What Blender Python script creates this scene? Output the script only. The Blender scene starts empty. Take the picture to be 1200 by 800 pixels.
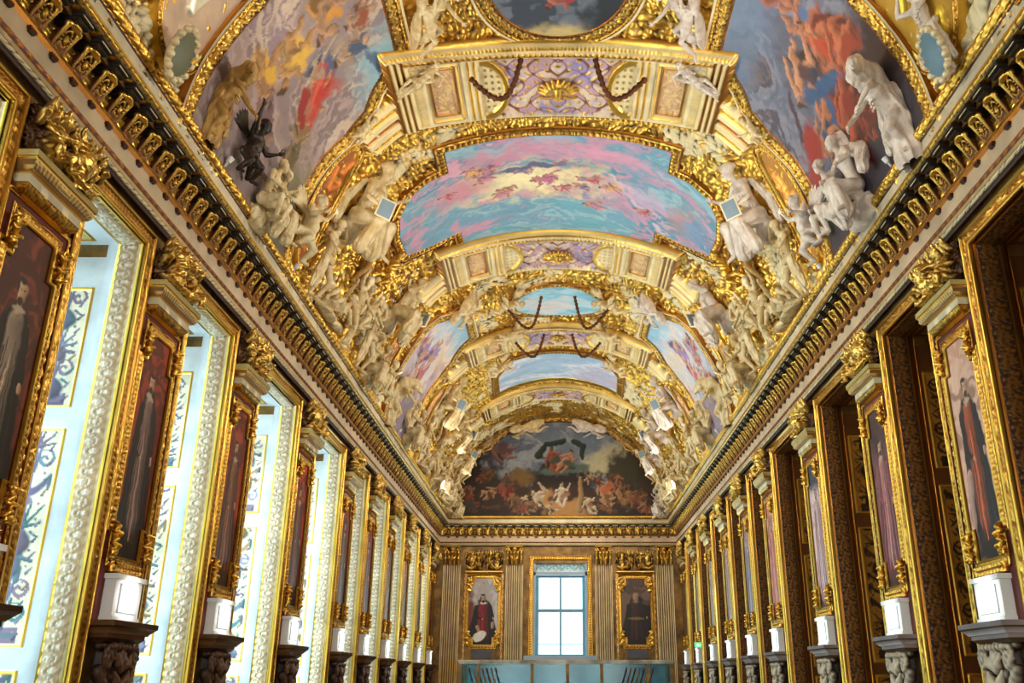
import bpy, math, random
import numpy as np
PI = math.pi
CZ = 1.6            # eye height above the floor
W = 4.6             # half width of the gallery
YE = 34.5           # end wall
Y0 = -6.0           # wall behind the viewer
C = bpy.context.scene.collection
RS = np.random.RandomState

# ------------------------------------------------------------------ helpers
def lin(c):
    c = np.asarray(c, float) / 255.0
    return np.where(c <= 0.04045, c / 12.92, ((c + 0.055) / 1.055) ** 2.4)

def mesh_np(name, V, F, mats, col=None, smooth=True, parent=None, mi=None):
    V = np.ascontiguousarray(V, np.float32).reshape(-1, 3)
    F = np.ascontiguousarray(F, np.int32)
    me = bpy.data.meshes.new(name)
    n, k = F.shape
    me.vertices.add(len(V)); me.vertices.foreach_set('co', V.ravel())
    me.loops.add(n * k); me.loops.foreach_set('vertex_index', F.ravel())
    me.polygons.add(n)
    me.polygons.foreach_set('loop_start', np.arange(0, n * k, k, dtype=np.int32))
    try: me.polygons.foreach_set('loop_total', np.full(n, k, np.int32))
    except Exception: pass
    me.polygons.foreach_set('use_smooth', np.full(n, bool(smooth)))
    if not isinstance(mats, (list, tuple)): mats = [mats]
    for m in mats: me.materials.append(m)
    if mi is not None: me.polygons.foreach_set('material_index', np.asarray(mi, np.int32))
    if col is not None:
        a = me.color_attributes.new('Col', 'FLOAT_COLOR', 'POINT')
        a.data.foreach_set('color', np.ascontiguousarray(col, np.float32).ravel())
    me.update(calc_edges=True)
    o = bpy.data.objects.new(name, me); C.objects.link(o)
    if parent is not None: o.parent = parent
    return o

def grid_faces(nu, nv, closed=False, mask=None):
    i = np.arange(nu if closed else nu - 1)[:, None]; j = np.arange(nv - 1)[None, :]
    i2 = (i + 1) % nu
    F = np.stack([i * nv + j, i2 * nv + j, i2 * nv + j + 1, i * nv + j + 1], -1)
    F = np.broadcast_to(F, (i.shape[0], nv - 1, 4)).reshape(-1, 4)
    if mask is not None: F = F[mask[:i.shape[0], :nv - 1].ravel()]
    return F

def compact(V, F, col=None):
    u, inv = np.unique(F.ravel(), return_inverse=True)
    return V[u], inv.reshape(F.shape), (None if col is None else col[u])

class MB:
    """collects polygons of any size into one mesh"""
    def __init__(s): s.v = []; s.f = []; s.m = []
    def add(s, vs, fs, m=0):
        b = len(s.v); s.v += [tuple(v) for v in vs]; s.f += [tuple(b + i for i in f) for f in fs]; s.m += [m] * len(fs)
    def box(s, a, b, m=0):
        (x0, y0, z0), (x1, y1, z1) = a, b
        x0, x1 = min(x0, x1), max(x0, x1); y0, y1 = min(y0, y1), max(y0, y1); z0, z1 = min(z0, z1), max(z0, z1)
        s.add([(x0, y0, z0), (x1, y0, z0), (x1, y1, z0), (x0, y1, z0), (x0, y0, z1), (x1, y0, z1), (x1, y1, z1), (x0, y1, z1)],
              [(0, 3, 2, 1), (4, 5, 6, 7), (0, 1, 5, 4), (1, 2, 6, 5), (2, 3, 7, 6), (3, 0, 4, 7)], m)
    def quad(s, a, b, c, d, m=0): s.add([a, b, c, d], [(0, 1, 2, 3)], m)
    def prism(s, prof, n0, n1, f, m=0):
        """prof: list of 2d points, f(p, q, t) -> 3d, extruded from t = n0 to n1, capped"""
        k = len(prof)
        s.add([f(p, q, n0) for p, q in prof] + [f(p, q, n1) for p, q in prof],
              [(i, (i + 1) % k, k + (i + 1) % k, k + i) for i in range(k)] + [tuple(range(k))[::-1], tuple(range(k, 2 * k))], m)
    def build(s, name, mats, parent=None, smooth=False):
        me = bpy.data.meshes.new(name); me.from_pydata(s.v, [], s.f)
        if not isinstance(mats, (list, tuple)): mats = [mats]
        for m in mats: me.materials.append(m)
        me.polygons.foreach_set('material_index', s.m)
        if smooth: me.polygons.foreach_set('use_smooth', [True] * len(s.f))
        me.update()
        o = bpy.data.objects.new(name, me); C.objects.link(o)
        if parent is not None: o.parent = parent
        return o

def thing(name, label, cat, loc=(0, 0, 0), group=None):
    o = bpy.data.objects.new(name, None); C.objects.link(o); o.location = loc
    o.empty_display_size = .1
    return tag(o, label, cat, group)
def tag(o, label, cat, group=None):
    o['label'] = label; o['category'] = cat
    if group: o['group'] = group
    return o
def struct(o, label=None):
    o['kind'] = 'structure'
    return o
def dup(o, parent=None):
    c = o.copy(); C.objects.link(c)
    if parent is not None: c.parent = parent
    for ch in list(o.children): dup(ch, c)
    return c

# ------------------------------------------------------------------ noise
def vnoise(x, y, seed=0):
    r = RS(seed); T = r.rand(256, 256).astype(np.float32)
    xi = np.floor(x).astype(int); yi = np.floor(y).astype(int)
    fx = x - xi; fy = y - yi
    fx = fx * fx * (3 - 2 * fx); fy = fy * fy * (3 - 2 * fy)
    a = T[xi % 256, yi % 256]; b = T[(xi + 1) % 256, yi % 256]; c = T[xi % 256, (yi + 1) % 256]; d = T[(xi + 1) % 256, (yi + 1) % 256]
    return (a * (1 - fx) + b * fx) * (1 - fy) + (c * (1 - fx) + d * fx) * fy
def fbm(x, y, seed=0, oct=4):
    s = 0; a = .5; t = 0
    for o in range(oct):
        s = s + a * vnoise(x * 2 ** o + 17.3 * o, y * 2 ** o + 5.1 * o, seed + o); t += a; a *= .55
    return s / t
def sstep(a, b, x):
    t = np.clip((x - a) / (b - a), 0, 1); return t * t * (3 - 2 * t)

# ------------------------------------------------------------------ materials
def mat(name):
    m = bpy.data.materials.new(name); m.use_nodes = True
    nt = m.node_tree; b = nt.nodes['Principled BSDF']
    return m, nt, b
def attr_mat(name, rough_d=.5, rough_m=.3, bump=.25, scale=60, metal_mul=1.0, var=.25):
    """colour from the mesh, alpha of the attribute = gilding (metallic)"""
    m, nt, b = mat(name); N = nt.nodes; L = nt.links
    at = N.new('ShaderNodeAttribute'); at.attribute_name = 'Col'
    tc = N.new('ShaderNodeTexCoord')
    n1 = N.new('ShaderNodeTexNoise'); n1.inputs['Scale'].default_value = scale; n1.inputs['Detail'].default_value = 4
    n2 = N.new('ShaderNodeTexNoise'); n2.inputs['Scale'].default_value = 2.3; n2.inputs['Detail'].default_value = 5
    L.new(tc.outputs['Object'], n1.inputs['Vector']); L.new(tc.outputs['Object'], n2.inputs['Vector'])
    mr = N.new('ShaderNodeMapRange'); mr.inputs[1].default_value = .3; mr.inputs[2].default_value = .7
    mr.inputs[3].default_value = 1 - var; mr.inputs[4].default_value = 1 + var * .4
    L.new(n2.outputs['Fac'], mr.inputs[0])
    vm = N.new('ShaderNodeVectorMath'); vm.operation = 'SCALE'
    L.new(at.outputs['Color'], vm.inputs[0]); L.new(mr.outputs[0], vm.inputs['Scale'])
    L.new(vm.outputs[0], b.inputs['Base Color'])
    mm = N.new('ShaderNodeMath'); mm.operation = 'MULTIPLY'; mm.inputs[1].default_value = metal_mul
    L.new(at.outputs['Alpha'], mm.inputs[0]); L.new(mm.outputs[0], b.inputs['Metallic'])
    r = N.new('ShaderNodeMapRange'); r.inputs[3].default_value = rough_d; r.inputs[4].default_value = rough_m
    L.new(at.outputs['Alpha'], r.inputs[0]); L.new(r.outputs[0], b.inputs['Roughness'])
    if bump:
        bp = N.new('ShaderNodeBump'); bp.inputs['Strength'].default_value = bump; bp.inputs['Distance'].default_value = .01
        L.new(n1.outputs['Fac'], bp.inputs['Height']); L.new(bp.outputs[0], b.inputs['Normal'])
    return m
def flat_mat(name, c, metal=0, rough=.5, bump=0, scale=40, var=.15, c2=None, nscale=3):
    m, nt, b = mat(name); N = nt.nodes; L = nt.links
    tc = N.new('ShaderNodeTexCoord'); n = N.new('ShaderNodeTexNoise'); n.inputs['Scale'].default_value = nscale; n.inputs['Detail'].default_value = 6
    L.new(tc.outputs['Object'], n.inputs['Vector'])
    mx = N.new('ShaderNodeMix'); mx.data_type = 'RGBA'
    a = lin(c); d = lin(c2) if c2 is not None else a * (1 - var * 1.6)
    mx.inputs[6].default_value = (*a, 1); mx.inputs[7].default_value = (*d, 1)
    cr = N.new('ShaderNodeMapRange'); cr.inputs[1].default_value = .35; cr.inputs[2].default_value = .65
    L.new(n.outputs['Fac'], cr.inputs[0]); L.new(cr.outputs[0], mx.inputs[0]); L.new(mx.outputs[2], b.inputs['Base Color'])
    b.inputs['Metallic'].default_value = metal; b.inputs['Roughness'].default_value = rough
    if bump:
        n2 = N.new('ShaderNodeTexNoise'); n2.inputs['Scale'].default_value = scale; n2.inputs['Detail'].default_value = 5
        L.new(tc.outputs['Object'], n2.inputs['Vector'])
        bp = N.new('ShaderNodeBump'); bp.inputs['Strength'].default_value = bump; bp.inputs['Distance'].default_value = .02
        L.new(n2.outputs['Fac'], bp.inputs['Height']); L.new(bp.outputs[0], b.inputs['Normal'])
    return m
def emit_mat(name, c, s):
    m, nt, b = mat(name)
    b.inputs['Base Color'].default_value = (*lin(c), 1)
    b.inputs['Emission Color'].default_value = (*lin(c), 1); b.inputs['Emission Strength'].default_value = s
    return m
def glass_mat(name, c, mixf=.85):
    m, nt, b = mat(name); N = nt.nodes; L = nt.links
    t = N.new('ShaderNodeBsdfTransparent'); t.inputs[0].default_value = (*lin(c), 1)
    g = N.new('ShaderNodeBsdfGlossy'); g.inputs['Roughness'].default_value = .15
    mx = N.new('ShaderNodeMixShader'); mx.inputs[0].default_value = 1 - mixf
    L.new(t.outputs[0], mx.inputs[1]); L.new(g.outputs[0], mx.inputs[2]); L.new(mx.outputs[0], N['Material Output'].inputs[0])
    return m

REL = attr_mat('carved_gilding', rough_d=.55, rough_m=.33)
PNT = attr_mat('oil_painting', rough_d=.55, bump=.15, scale=35, var=.08)
GOLD = lin((240, 194, 88)); GOLD2 = lin((166, 108, 44)); BRN = lin((62, 36, 18)); DBRN = lin((38, 20, 11))
CRM = lin((232, 216, 170)); CRM2 = lin((214, 192, 138)); WHT = lin((232, 230, 218)); LIL = lin((170, 140, 160)); RED = lin((92, 30, 18))
GREY = lin((178, 174, 176))
MGOLD = flat_mat('plain_gilding', (240, 194, 88), 1, .3, .3, 50, .25)
MDGOLD = flat_mat('aged_gilding', (150, 112, 58), .55, .42, .4, 40, .4)
MCREAM = flat_mat('cream_stucco', (233, 220, 178), 0, .55, .1, 30, .1)
MSTUC = flat_mat('white_stucco', (236, 220, 176), 0, .45, .45, 14, .1, c2=(196, 166, 108), nscale=5)
MDARK = flat_mat('bronze_black', (52, 42, 34), .3, .4, .2, 30, .3)
MBLK = flat_mat('blackened_wood', (44, 24, 14), .0, .35, .2, 30, .3)
MRED = flat_mat('crimson_cloth', (104, 34, 20), 0, .7, .1, 60, .2)
MBROWN = flat_mat('brown_wood', (96, 60, 30), 0, .4, .1, 30, .3)
MWHITE = flat_mat('white_paint', (232, 234, 232), 0, .4, .05, 20, .03)
MGREY = flat_mat('grey_marble', (182, 172, 170), 0, .35, .05, 20, .1)
MLAMP = emit_mat('lamp_glow', (255, 246, 226), 12)
MGLASS = glass_mat('window_glass', (225, 240, 240), .94)
MCASE = glass_mat('case_glass', (170, 228, 236), .97)
MTEAL = flat_mat('teal_lining', (44, 176, 200), 0, .5, .1, 20, .15, c2=(110, 214, 226))

# ------------------------------------------------------------------ carving patterns  (s along, t across 0..1, p period)
def pat(kind, s, t, p):
    u = (s / p) % 1.0
    if kind == 'plain': return np.zeros(np.broadcast(s, t).shape)
    if kind == 'rope': return np.abs(np.sin(PI * (s / p + t * .9))) ** .7 * np.sqrt(np.clip(1 - (2 * t - 1) ** 2, 0, 1)) * 1.0
    if kind == 'egg':
        d = ((u - .5) * 2.3) ** 2 + ((t - .5) * 2.1) ** 2
        e = np.sqrt(np.clip(1 - d, 0, 1)); dart = np.clip(1 - np.minimum(u, 1 - u) * 14, 0, 1) * (1 - t) * .8
        return np.maximum(e, dart)
    if kind == 'bead':
        return np.sqrt(np.clip(1 - ((u - .5) * 2.2) ** 2 - ((t - .5) * 2.2) ** 2, 0, 1))
    if kind == 'leaf':
        x = np.abs(u - .5) * 2; o = (1 - t) ** .6
        lob = .78 + .22 * np.cos(t * 22)
        e = np.clip(1 - x / (o * lob + .05), 0, 1) ** .5
        vein = 1 - .5 * np.exp(-(x / .10) ** 2)
        return e * vein * (.5 + .5 * np.sin(np.clip(t, 0, 1) * PI * .9 + .25))
    if kind == 'flute':
        return 1 - np.abs(np.cos(PI * s / p)) ** .6
    if kind == 'dentil':
        return ((u > .2) & (u < .8)).astype(float)
    if kind == 'scroll':
        k = np.floor(s / p * 2); us = (s / p * 2) % 1.0
        sg = np.where(k % 2 == 0, 1.0, -1.0)
        cy = .5 + sg * .12
        dx = (us - .5) * (p / 2); dy = (t - cy) * p * .62
        r = np.hypot(dx, dy) / (p * .25); th = np.arctan2(dy * sg, dx)
        sp = .5 + .5 * np.cos(th - r * 7.0)
        e = sp * np.clip(1.25 - r, 0, 1) ** .5
        vine = np.exp(-((t - (.5 - .36 * np.sin(2 * PI * s / p))) / .09) ** 2)
        lv = np.clip(np.sin(s / p * 31 + t * 9) * np.sin(t * 21 - s / p * 12), 0, 1) * .55 * np.clip(4 * t * (1 - t), 0, 1)
        return np.clip(np.maximum(np.maximum(e, vine), lv), 0, 1)
    if kind == 'vine':
        a = np.abs(t - (.5 + .3 * np.sin(2 * PI * s / p)))
        v = np.exp(-(a / .07) ** 2)
        b = np.exp(-((np.hypot((u - .25) * 2.0, (t - .35) * 1.0) - .18) / .06) ** 2) + np.exp(-((np.hypot((u - .75) * 2.0, (t - .65) * 1.0) - .18) / .06) ** 2)
        c = np.exp(-((np.hypot((u - .25) * 2.0, (t - .35) * 1.0)) / .08) ** 2) + np.exp(-((np.hypot((u - .75) * 2.0, (t - .65) * 1.0)) / .08) ** 2)
        return np.clip(v + b + c, 0, 1)
    raise ValueError(kind)

def rgba(c, m): return np.array([c[0], c[1], c[2], m])
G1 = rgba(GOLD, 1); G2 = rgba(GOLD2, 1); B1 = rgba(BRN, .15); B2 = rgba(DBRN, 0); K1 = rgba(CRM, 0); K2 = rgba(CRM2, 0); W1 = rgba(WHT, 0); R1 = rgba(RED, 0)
S1 = rgba(GREY, 0); L1 = rgba(LIL, 0)

# band = (width, h0, h1, pattern, amplitude, period, top colour, ground colour)
def band_profile(bands, a0, res):
    A = []; H = []; K = []; T = []; NA = []; NH = []
    a = a0
    for bi, (w, h0, h1, kind, amp, p, ct, cg) in enumerate(bands):
        n = 2 if kind == 'plain' else max(4, int(round(math.hypot(w, h1 - h0) / res)) + 1)
        L_ = math.hypot(w, h1 - h0) + 1e-9
        for j in range(n):
            t = j / (n - 1); NA.append(-(h1 - h0) / L_); NH.append(w / L_)
            A.append(a + w * t); H.append(h0 + (h1 - h0) * t); K.append(bi); T.append(t)
        a += w
    return np.array(A), np.array(H), np.array(K), np.array(T), np.array(NA), np.array(NH)

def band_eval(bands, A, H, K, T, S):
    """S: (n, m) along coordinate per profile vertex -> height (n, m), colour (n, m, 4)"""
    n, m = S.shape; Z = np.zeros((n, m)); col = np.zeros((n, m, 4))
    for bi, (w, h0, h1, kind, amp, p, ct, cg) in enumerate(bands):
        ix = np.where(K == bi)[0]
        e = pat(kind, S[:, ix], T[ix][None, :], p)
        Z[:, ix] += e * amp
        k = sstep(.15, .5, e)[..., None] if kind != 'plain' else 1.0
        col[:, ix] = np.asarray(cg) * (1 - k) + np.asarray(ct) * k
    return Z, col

def sweep(name, path, closed, bands, M, a0=0.0, ds=.03, res=.015, parent=None, material=None, flip=False):
    """moulding along a 2-d path. M(p, q, h) -> xyz. a is measured to the left of the path direction"""
    P = np.asarray(path, float); n = len(P)
    A, H, K, T, NA, NH = band_profile(bands, a0, res); m = len(A)
    nx = np.roll(P, -1, 0); seg = nx - P
    if not closed: seg = seg[:-1]
    ln = np.linalg.norm(seg, axis=1); tg = seg / ln[:, None]; nr = np.stack([-tg[:, 1], tg[:, 0]], 1)
    mit = np.zeros((n, 2))
    for i in range(n):
        if closed: a, b = nr[i - 1], nr[i]
        else: a, b = nr[max(i - 1, 0)], nr[min(i, len(nr) - 1)]
        c = a + b; d = c @ b
        mit[i] = c / d if abs(d) > .2 else b
    V = []; COL = []; F = []; s0 = 0; base = 0
    for i in range(len(seg)):
        j = (i + 1) % n
        k = max(2, int(math.ceil(ln[i] / ds)) + 1)
        u = np.linspace(0, 1, k)[:, None]
        pa = P[i][None] + A[:, None] * mit[i]; pb = P[j][None] + A[:, None] * mit[j]
        X = pa[None] * (1 - u[..., None]) + pb[None] * u[..., None]
        S = s0 + ((X - P[i]) @ tg[i]); s0 += ln[i]
        Z, col = band_eval(bands, A, H, K, T, S)
        dA = (Z * NA)[..., None] * (mit[i][None, None] * (1 - u[..., None]) + mit[j][None, None] * u[..., None])
        X = X + dA
        xyz = np.stack(M(X[..., 0], X[..., 1], H[None, :] + Z * NH), -1)
        V.append(xyz.reshape(-1, 3)); COL.append(col.reshape(-1, 4)); F.append(grid_faces(k, m) + base); base += k * m
    V = np.concatenate(V); F = np.concatenate(F); COL = np.concatenate(COL)
    if flip: F = F[:, ::-1]
    return mesh_np(name, V, F, material or REL, COL, True, parent)

def relief_panel(name, M, p0, p1, q0, q1, res, hfun, parent=None, material=None, mask=None, flip=False):
    """rectangular height-field. hfun(P, Q) -> h, rgba"""
    nu = max(2, int(abs(p1 - p0) / res) + 1); nv = max(2, int(abs(q1 - q0) / res) + 1)
    Pp, Q = np.meshgrid(np.linspace(p0, p1, nu), np.linspace(q0, q1, nv), indexing='ij')
    h, col = hfun(Pp, Q)
    V = np.stack(M(Pp, Q, h), -1).reshape(-1, 3); col = np.broadcast_to(col, Pp.shape + (4,)).reshape(-1, 4)
    mk = None
    if mask is not None:
        mm = mask(Pp, Q); mk = mm[:-1, :-1] & mm[1:, :-1] & mm[:-1, 1:] & mm[1:, 1:]
        F = grid_faces(nu, nv)[mk.ravel()]
        V, F, col = compact(V, F, col)
    else: F = grid_faces(nu, nv)
    if flip: F = F[:, ::-1]
    return mesh_np(name, V, F, material or REL, col, True, parent)

def mixc(a, b, k): k = np.asarray(k)[..., None]; return a * (1 - k) + b * k

# ------------------------------------------------------------------ surfaces
VA, VB, VZ = 4.2, 4.3, 5.5 + CZ
def MV(s, y, h):
    """vault: s = angle in degrees from the crown (left negative), y, h inward"""
    a = np.radians(s)
    return (VA - h) * np.sin(a), y + 0 * a, VZ + (VB - h) * np.cos(a)
RV = 4.25 * PI / 180      # metres per degree
def MVm(s, y, h):         # s in metres along the arc
    return MV(s / RV, y, h)
def wallM(side, w=W):
    """p = y, q = z above the eye, h = out of the wall into the room"""
    def f(p, q, h): return side * (w - h) + 0 * p, p + 0 * q, q + CZ + 0 * p
    return f
def endM(p, q, h): return p + 0 * q, YE - h + 0 * p, q + CZ + 0 * p
def inside(poly):
    P = np.asarray(poly, float)
    def f(x, y):
        c = np.zeros(np.broadcast(x, y).shape, bool); n = len(P)
        for i in range(n):
            x1, y1 = P[i]; x2, y2 = P[(i + 1) % n]
            if y1 == y2: continue
            c ^= ((y1 > y) != (y2 > y)) & (x < (x2 - x1) * (y - y1) / (y2 - y1) + x1)
        return c
    return f
def ell(cx, cy, rx, ry, n=64, rot=0):
    t = np.linspace(0, 2 * PI, n, endpoint=False); c, s = math.cos(rot), math.sin(rot)
    x = rx * np.cos(t); y = ry * np.sin(t)
    return np.stack([cx + x * c - y * s, cy + x * s + y * c], 1)
# ------------------------------------------------------------------ sculpting: smooth distance fields, meshed by surface nets
def surface_net(f, lo, step):
    s = f < 0
    nx, ny, nz = f.shape
    c = np.zeros((nx - 1, ny - 1, nz - 1), np.int8)
    for i in (0, 1):
        for j in (0, 1):
            for k in (0, 1): c += s[i:nx - 1 + i, j:ny - 1 + j, k:nz - 1 + k]
    act = (c > 0) & (c < 8)
    I = np.argwhere(act); idx = -np.ones(act.shape, np.int64); idx[act] = np.arange(len(I))
    acc = np.zeros((len(I), 3)); cnt = np.zeros(len(I))
    cr = [(i, j, k) for i in (0, 1) for j in (0, 1) for k in (0, 1)]
    for a in cr:
        for d in range(3):
            if a[d]: continue
            b = list(a); b[d] = 1
            fa = f[I[:, 0] + a[0], I[:, 1] + a[1], I[:, 2] + a[2]]; fb = f[I[:, 0] + b[0], I[:, 1] + b[1], I[:, 2] + b[2]]
            m = (fa < 0) != (fb < 0); t = np.where(m, fa / np.where(m, fa - fb, 1), 0)
            p = np.zeros((len(I), 3)); p[:] = a; p[:, d] = t
            acc[m] += p[m]; cnt[m] += 1
    V = (I + acc / cnt[:, None]) * step + lo
    F = []
    for d in range(3):
        u, v = [(1, 2), (2, 0), (0, 1)][d]
        sl0 = [slice(1, -1)] * 3; sl0[d] = slice(0, -1); sl1 = [slice(1, -1)] * 3; sl1[d] = slice(1, None)
        a = s[tuple(sl0)]; b = s[tuple(sl1)]
        for sign, m in ((1, a & ~b), (-1, ~a & b)):
            E = np.argwhere(m); off = np.ones(3, int); off[d] = 0; E = E + off
            if not len(E): continue
            du = np.zeros(3, int); du[u] = 1; dv = np.zeros(3, int); dv[v] = 1
            q = [E - du - dv, E - dv, E, E - du]
            q = [idx[np.clip(w[:, 0], 0, nx - 2), np.clip(w[:, 1], 0, ny - 2), np.clip(w[:, 2], 0, nz - 2)] for w in q]
            q = np.stack(q if sign > 0 else q[::-1], 1)
            F.append(q[(q >= 0).all(1)])
    return V, np.concatenate(F)

class Sculpt:
    def __init__(s, lo, hi, step):
        s.lo = np.array(lo, float); s.step = step
        n = np.ceil((np.array(hi) - s.lo) / step).astype(int) + 1
        ax = [s.lo[i] + np.arange(n[i]) * step for i in range(3)]
        s.X, s.Y, s.Z = [g.astype(np.float32) for g in np.meshgrid(*ax, indexing='ij')]
        s.f = np.full(s.X.shape, 1.0, np.float32)
    def _u(s, sl, d, k):
        f = s.f[sl]
        h = np.clip(.5 + .5 * (f - d) / k, 0, 1)
        s.f[sl] = f * (1 - h) + d * h - k * h * (1 - h)
    def _sl(s, lo, hi):
        r = []
        for i in range(3):
            a = int(max(0, math.floor((lo[i] - s.lo[i]) / s.step))); b = int(min(s.f.shape[i], math.ceil((hi[i] - s.lo[i]) / s.step) + 1))
            if b <= a: return None
            r.append(slice(a, b))
        return tuple(r)
    def cone(s, a, b, r1, r2, k=.02, fold=0, fn=5, fz=0, flat=1.0):
        a = np.array(a, float); b = np.array(b, float); R = max(r1, r2) / min(flat, 1) + k * 2 + .03 + fold
        sl = s._sl(np.minimum(a, b) - R, np.maximum(a, b) + R)
        if sl is None: return
        X, Y, Z = s.X[sl] - a[0], s.Y[sl] - a[1], s.Z[sl] - a[2]
        d = b - a; L2 = max(d @ d, 1e-9)
        t = np.clip((X * d[0] + Y * d[1] + Z * d[2]) / L2, 0, 1)
        dx = X - t * d[0]; dy = (Y - t * d[1]) / flat; dz = Z - t * d[2]
        q = np.sqrt(dx * dx + dy * dy + dz * dz)
        D = q - (r1 + (r2 - r1) * t)
        if fold:
            th = np.arctan2(dy, dx)
            D = D + fold * (np.sin(th * fn + t * 5 + fz) * (.3 + .7 * t) + .4 * np.sin(th * fn * 2.3 + 1 + t * 9))
        s._u(sl, D, k)
    def ball(s, c, r, k=.02, noise=0, nf=40):
        c = np.array(c, float); r = np.array(r if np.ndim(r) else [r] * 3, float); R = r.max() + k * 2 + .03 + noise
        sl = s._sl(c - R, c + R)
        if sl is None: return
        X, Y, Z = (s.X[sl] - c[0]) / r[0], (s.Y[sl] - c[1]) / r[1], (s.Z[sl] - c[2]) / r[2]
        q = np.sqrt(X * X + Y * Y + Z * Z) + 1e-6
        D = (q - 1) * r.min()
        if noise: D = D + noise * np.sin(X * nf * r[0]) * np.sin(Y * nf * r[1] + 1) * np.sin(Z * nf * r[2] + 2)
        s._u(sl, D, k)
    def chain(s, pts, rs, **kw):
        for i in range(len(pts) - 1): s.cone(pts[i], pts[i + 1], rs[i], rs[i + 1], **kw)
    def cut(s, c, r):
        c = np.array(c, float); R = np.max(r) + .02; sl = s._sl(c - R, c + R)
        if sl is None: return
        r = np.array(r if np.ndim(r) else [r] * 3, float)
        q = np.sqrt(((s.X[sl] - c[0]) / r[0]) ** 2 + ((s.Y[sl] - c[1]) / r[1]) ** 2 + ((s.Z[sl] - c[2]) / r[2]) ** 2)
        s.f[sl] = np.maximum(s.f[sl], -(q - 1) * r.min())
    def chisel(s, amp, fr, seed=0):
        w = np.sin(s.X * fr * .37 + s.Z * fr * .29 + seed)
        s.f += amp * np.sin(s.X * fr + 2.2 * w) * np.sin(s.Z * fr * .9 - 1.7 * w + 1) * np.cos(s.Y * fr * .7)
        return s
    def mesh(s): return surface_net(s.f, s.lo, s.step)

def hand(S, wrist, d, side=1, sc=1.0):
    """palm, four unequal bent fingers and a thumb; d = direction"""
    w = np.array(wrist, float); d = np.array(d, float); d /= np.linalg.norm(d)
    u = np.cross(d, (0, 1, .2)); u /= np.linalg.norm(u) + 1e-9; n = np.cross(u, d)
    S.ball(w + d * .045 * sc, (.034 * sc, .03 * sc, .038 * sc), k=.012)
    for i, (o, l) in enumerate(((-.03, .062), (-.010, .075), (.011, .07), (.031, .055))):
        b = w + d * .075 * sc + u * o * sc; m = b + (d * .75 + n * .35) * l * .55 * sc; e = m + (d * .4 + n * .8) * l * .5 * sc
        S.chain([b, m, e], [.0125 * sc, .0115 * sc, .0095 * sc], k=.004)
    t = w + d * .03 * sc - u * .035 * sc * side
    S.chain([t, t + (d * .6 - u * .7 * side) * .035 * sc, t + (d * 1.0 - u * .8 * side + n * .4) * .058 * sc], [.016 * sc, .0135 * sc, .011 * sc], k=.006)

def head(S, c, yaw=0.0, pitch=0.0, sc=1.0, hair='curl', up=(0, 0, 1)):
    """c = centre of the head; face looks to -y turned by yaw / pitch (negative pitch looks down)"""
    c = np.array(c, float); cy, sy = math.cos(yaw), math.sin(yaw); cp, sp = math.cos(pitch), math.sin(pitch)
    fw = np.array([sy * cp, -cy * cp, sp]); rt = np.array([cy, sy, 0]); u = np.cross(fw, rt); u = -u if u[2] < 0 else u
    P = lambda x, y, z: c + (rt * x + fw * y + u * z) * sc
    S.ball(P(0, 0, .03), (.082 * sc, .092 * sc, .09 * sc), k=.02)
    S.ball(P(0, .03, -.045), (.058 * sc, .06 * sc, .07 * sc), k=.02)
    S.ball(P(0, .055, -.095), .026 * sc, k=.015)                       # chin
    S.cone(P(0, .088, .028), P(0, .112, -.022), .011 * sc, .017 * sc, k=.008)  # nose
    S.cone(P(-.034, .084, .036), P(.034, .084, .036), .013 * sc, .013 * sc, k=.01)  # brow
    for x in (-.032, .032): S.cut(P(x, .098, .012), (.015 * sc, .014 * sc, .011 * sc))
    S.cone(P(-.02, .09, -.052), P(.02, .09, -.052), .0095 * sc, .0095 * sc, k=.005)  # lips
    S.cut(P(0, .106, -.058), (.022 * sc, .012 * sc, .004 * sc))
    for x in (-.084, .084): S.ball(P(x, .0, .005), (.014 * sc, .022 * sc, .028 * sc), k=.008)
    if hair == 'curl':
        r = RS(int(abs(c[0] * 999 + c[2] * 77)) % 1000)
        for i in range(34):
            a = r.rand() * 2 * PI; b = r.rand() * 1.25
            x, y, z = math.sin(b) * math.sin(a), -.15 + math.sin(b) * math.cos(a) * .95, math.cos(b)
            if y > .62 and z < .5: continue
            S.ball(P(x * .09, y * .095, .035 + z * .085), .026 * sc, k=.01)
    elif hair == 'bun':
        S.ball(P(0, -.02, .06), (.094 * sc, .1 * sc, .088 * sc), k=.012, noise=.008, nf=170)
        S.ball(P(0, -.11, .05), .048 * sc, k=.015, noise=.006, nf=180)
    elif hair == 'beard':
        S.ball(P(0, -.01, .06), (.092 * sc, .096 * sc, .085 * sc), k=.012, noise=.009, nf=170)
        for i in range(9): S.ball(P((i - 4) * .016, .062 - abs(i - 4) * .009, -.11 - (i % 3) * .02), .025 * sc, k=.012)

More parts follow.
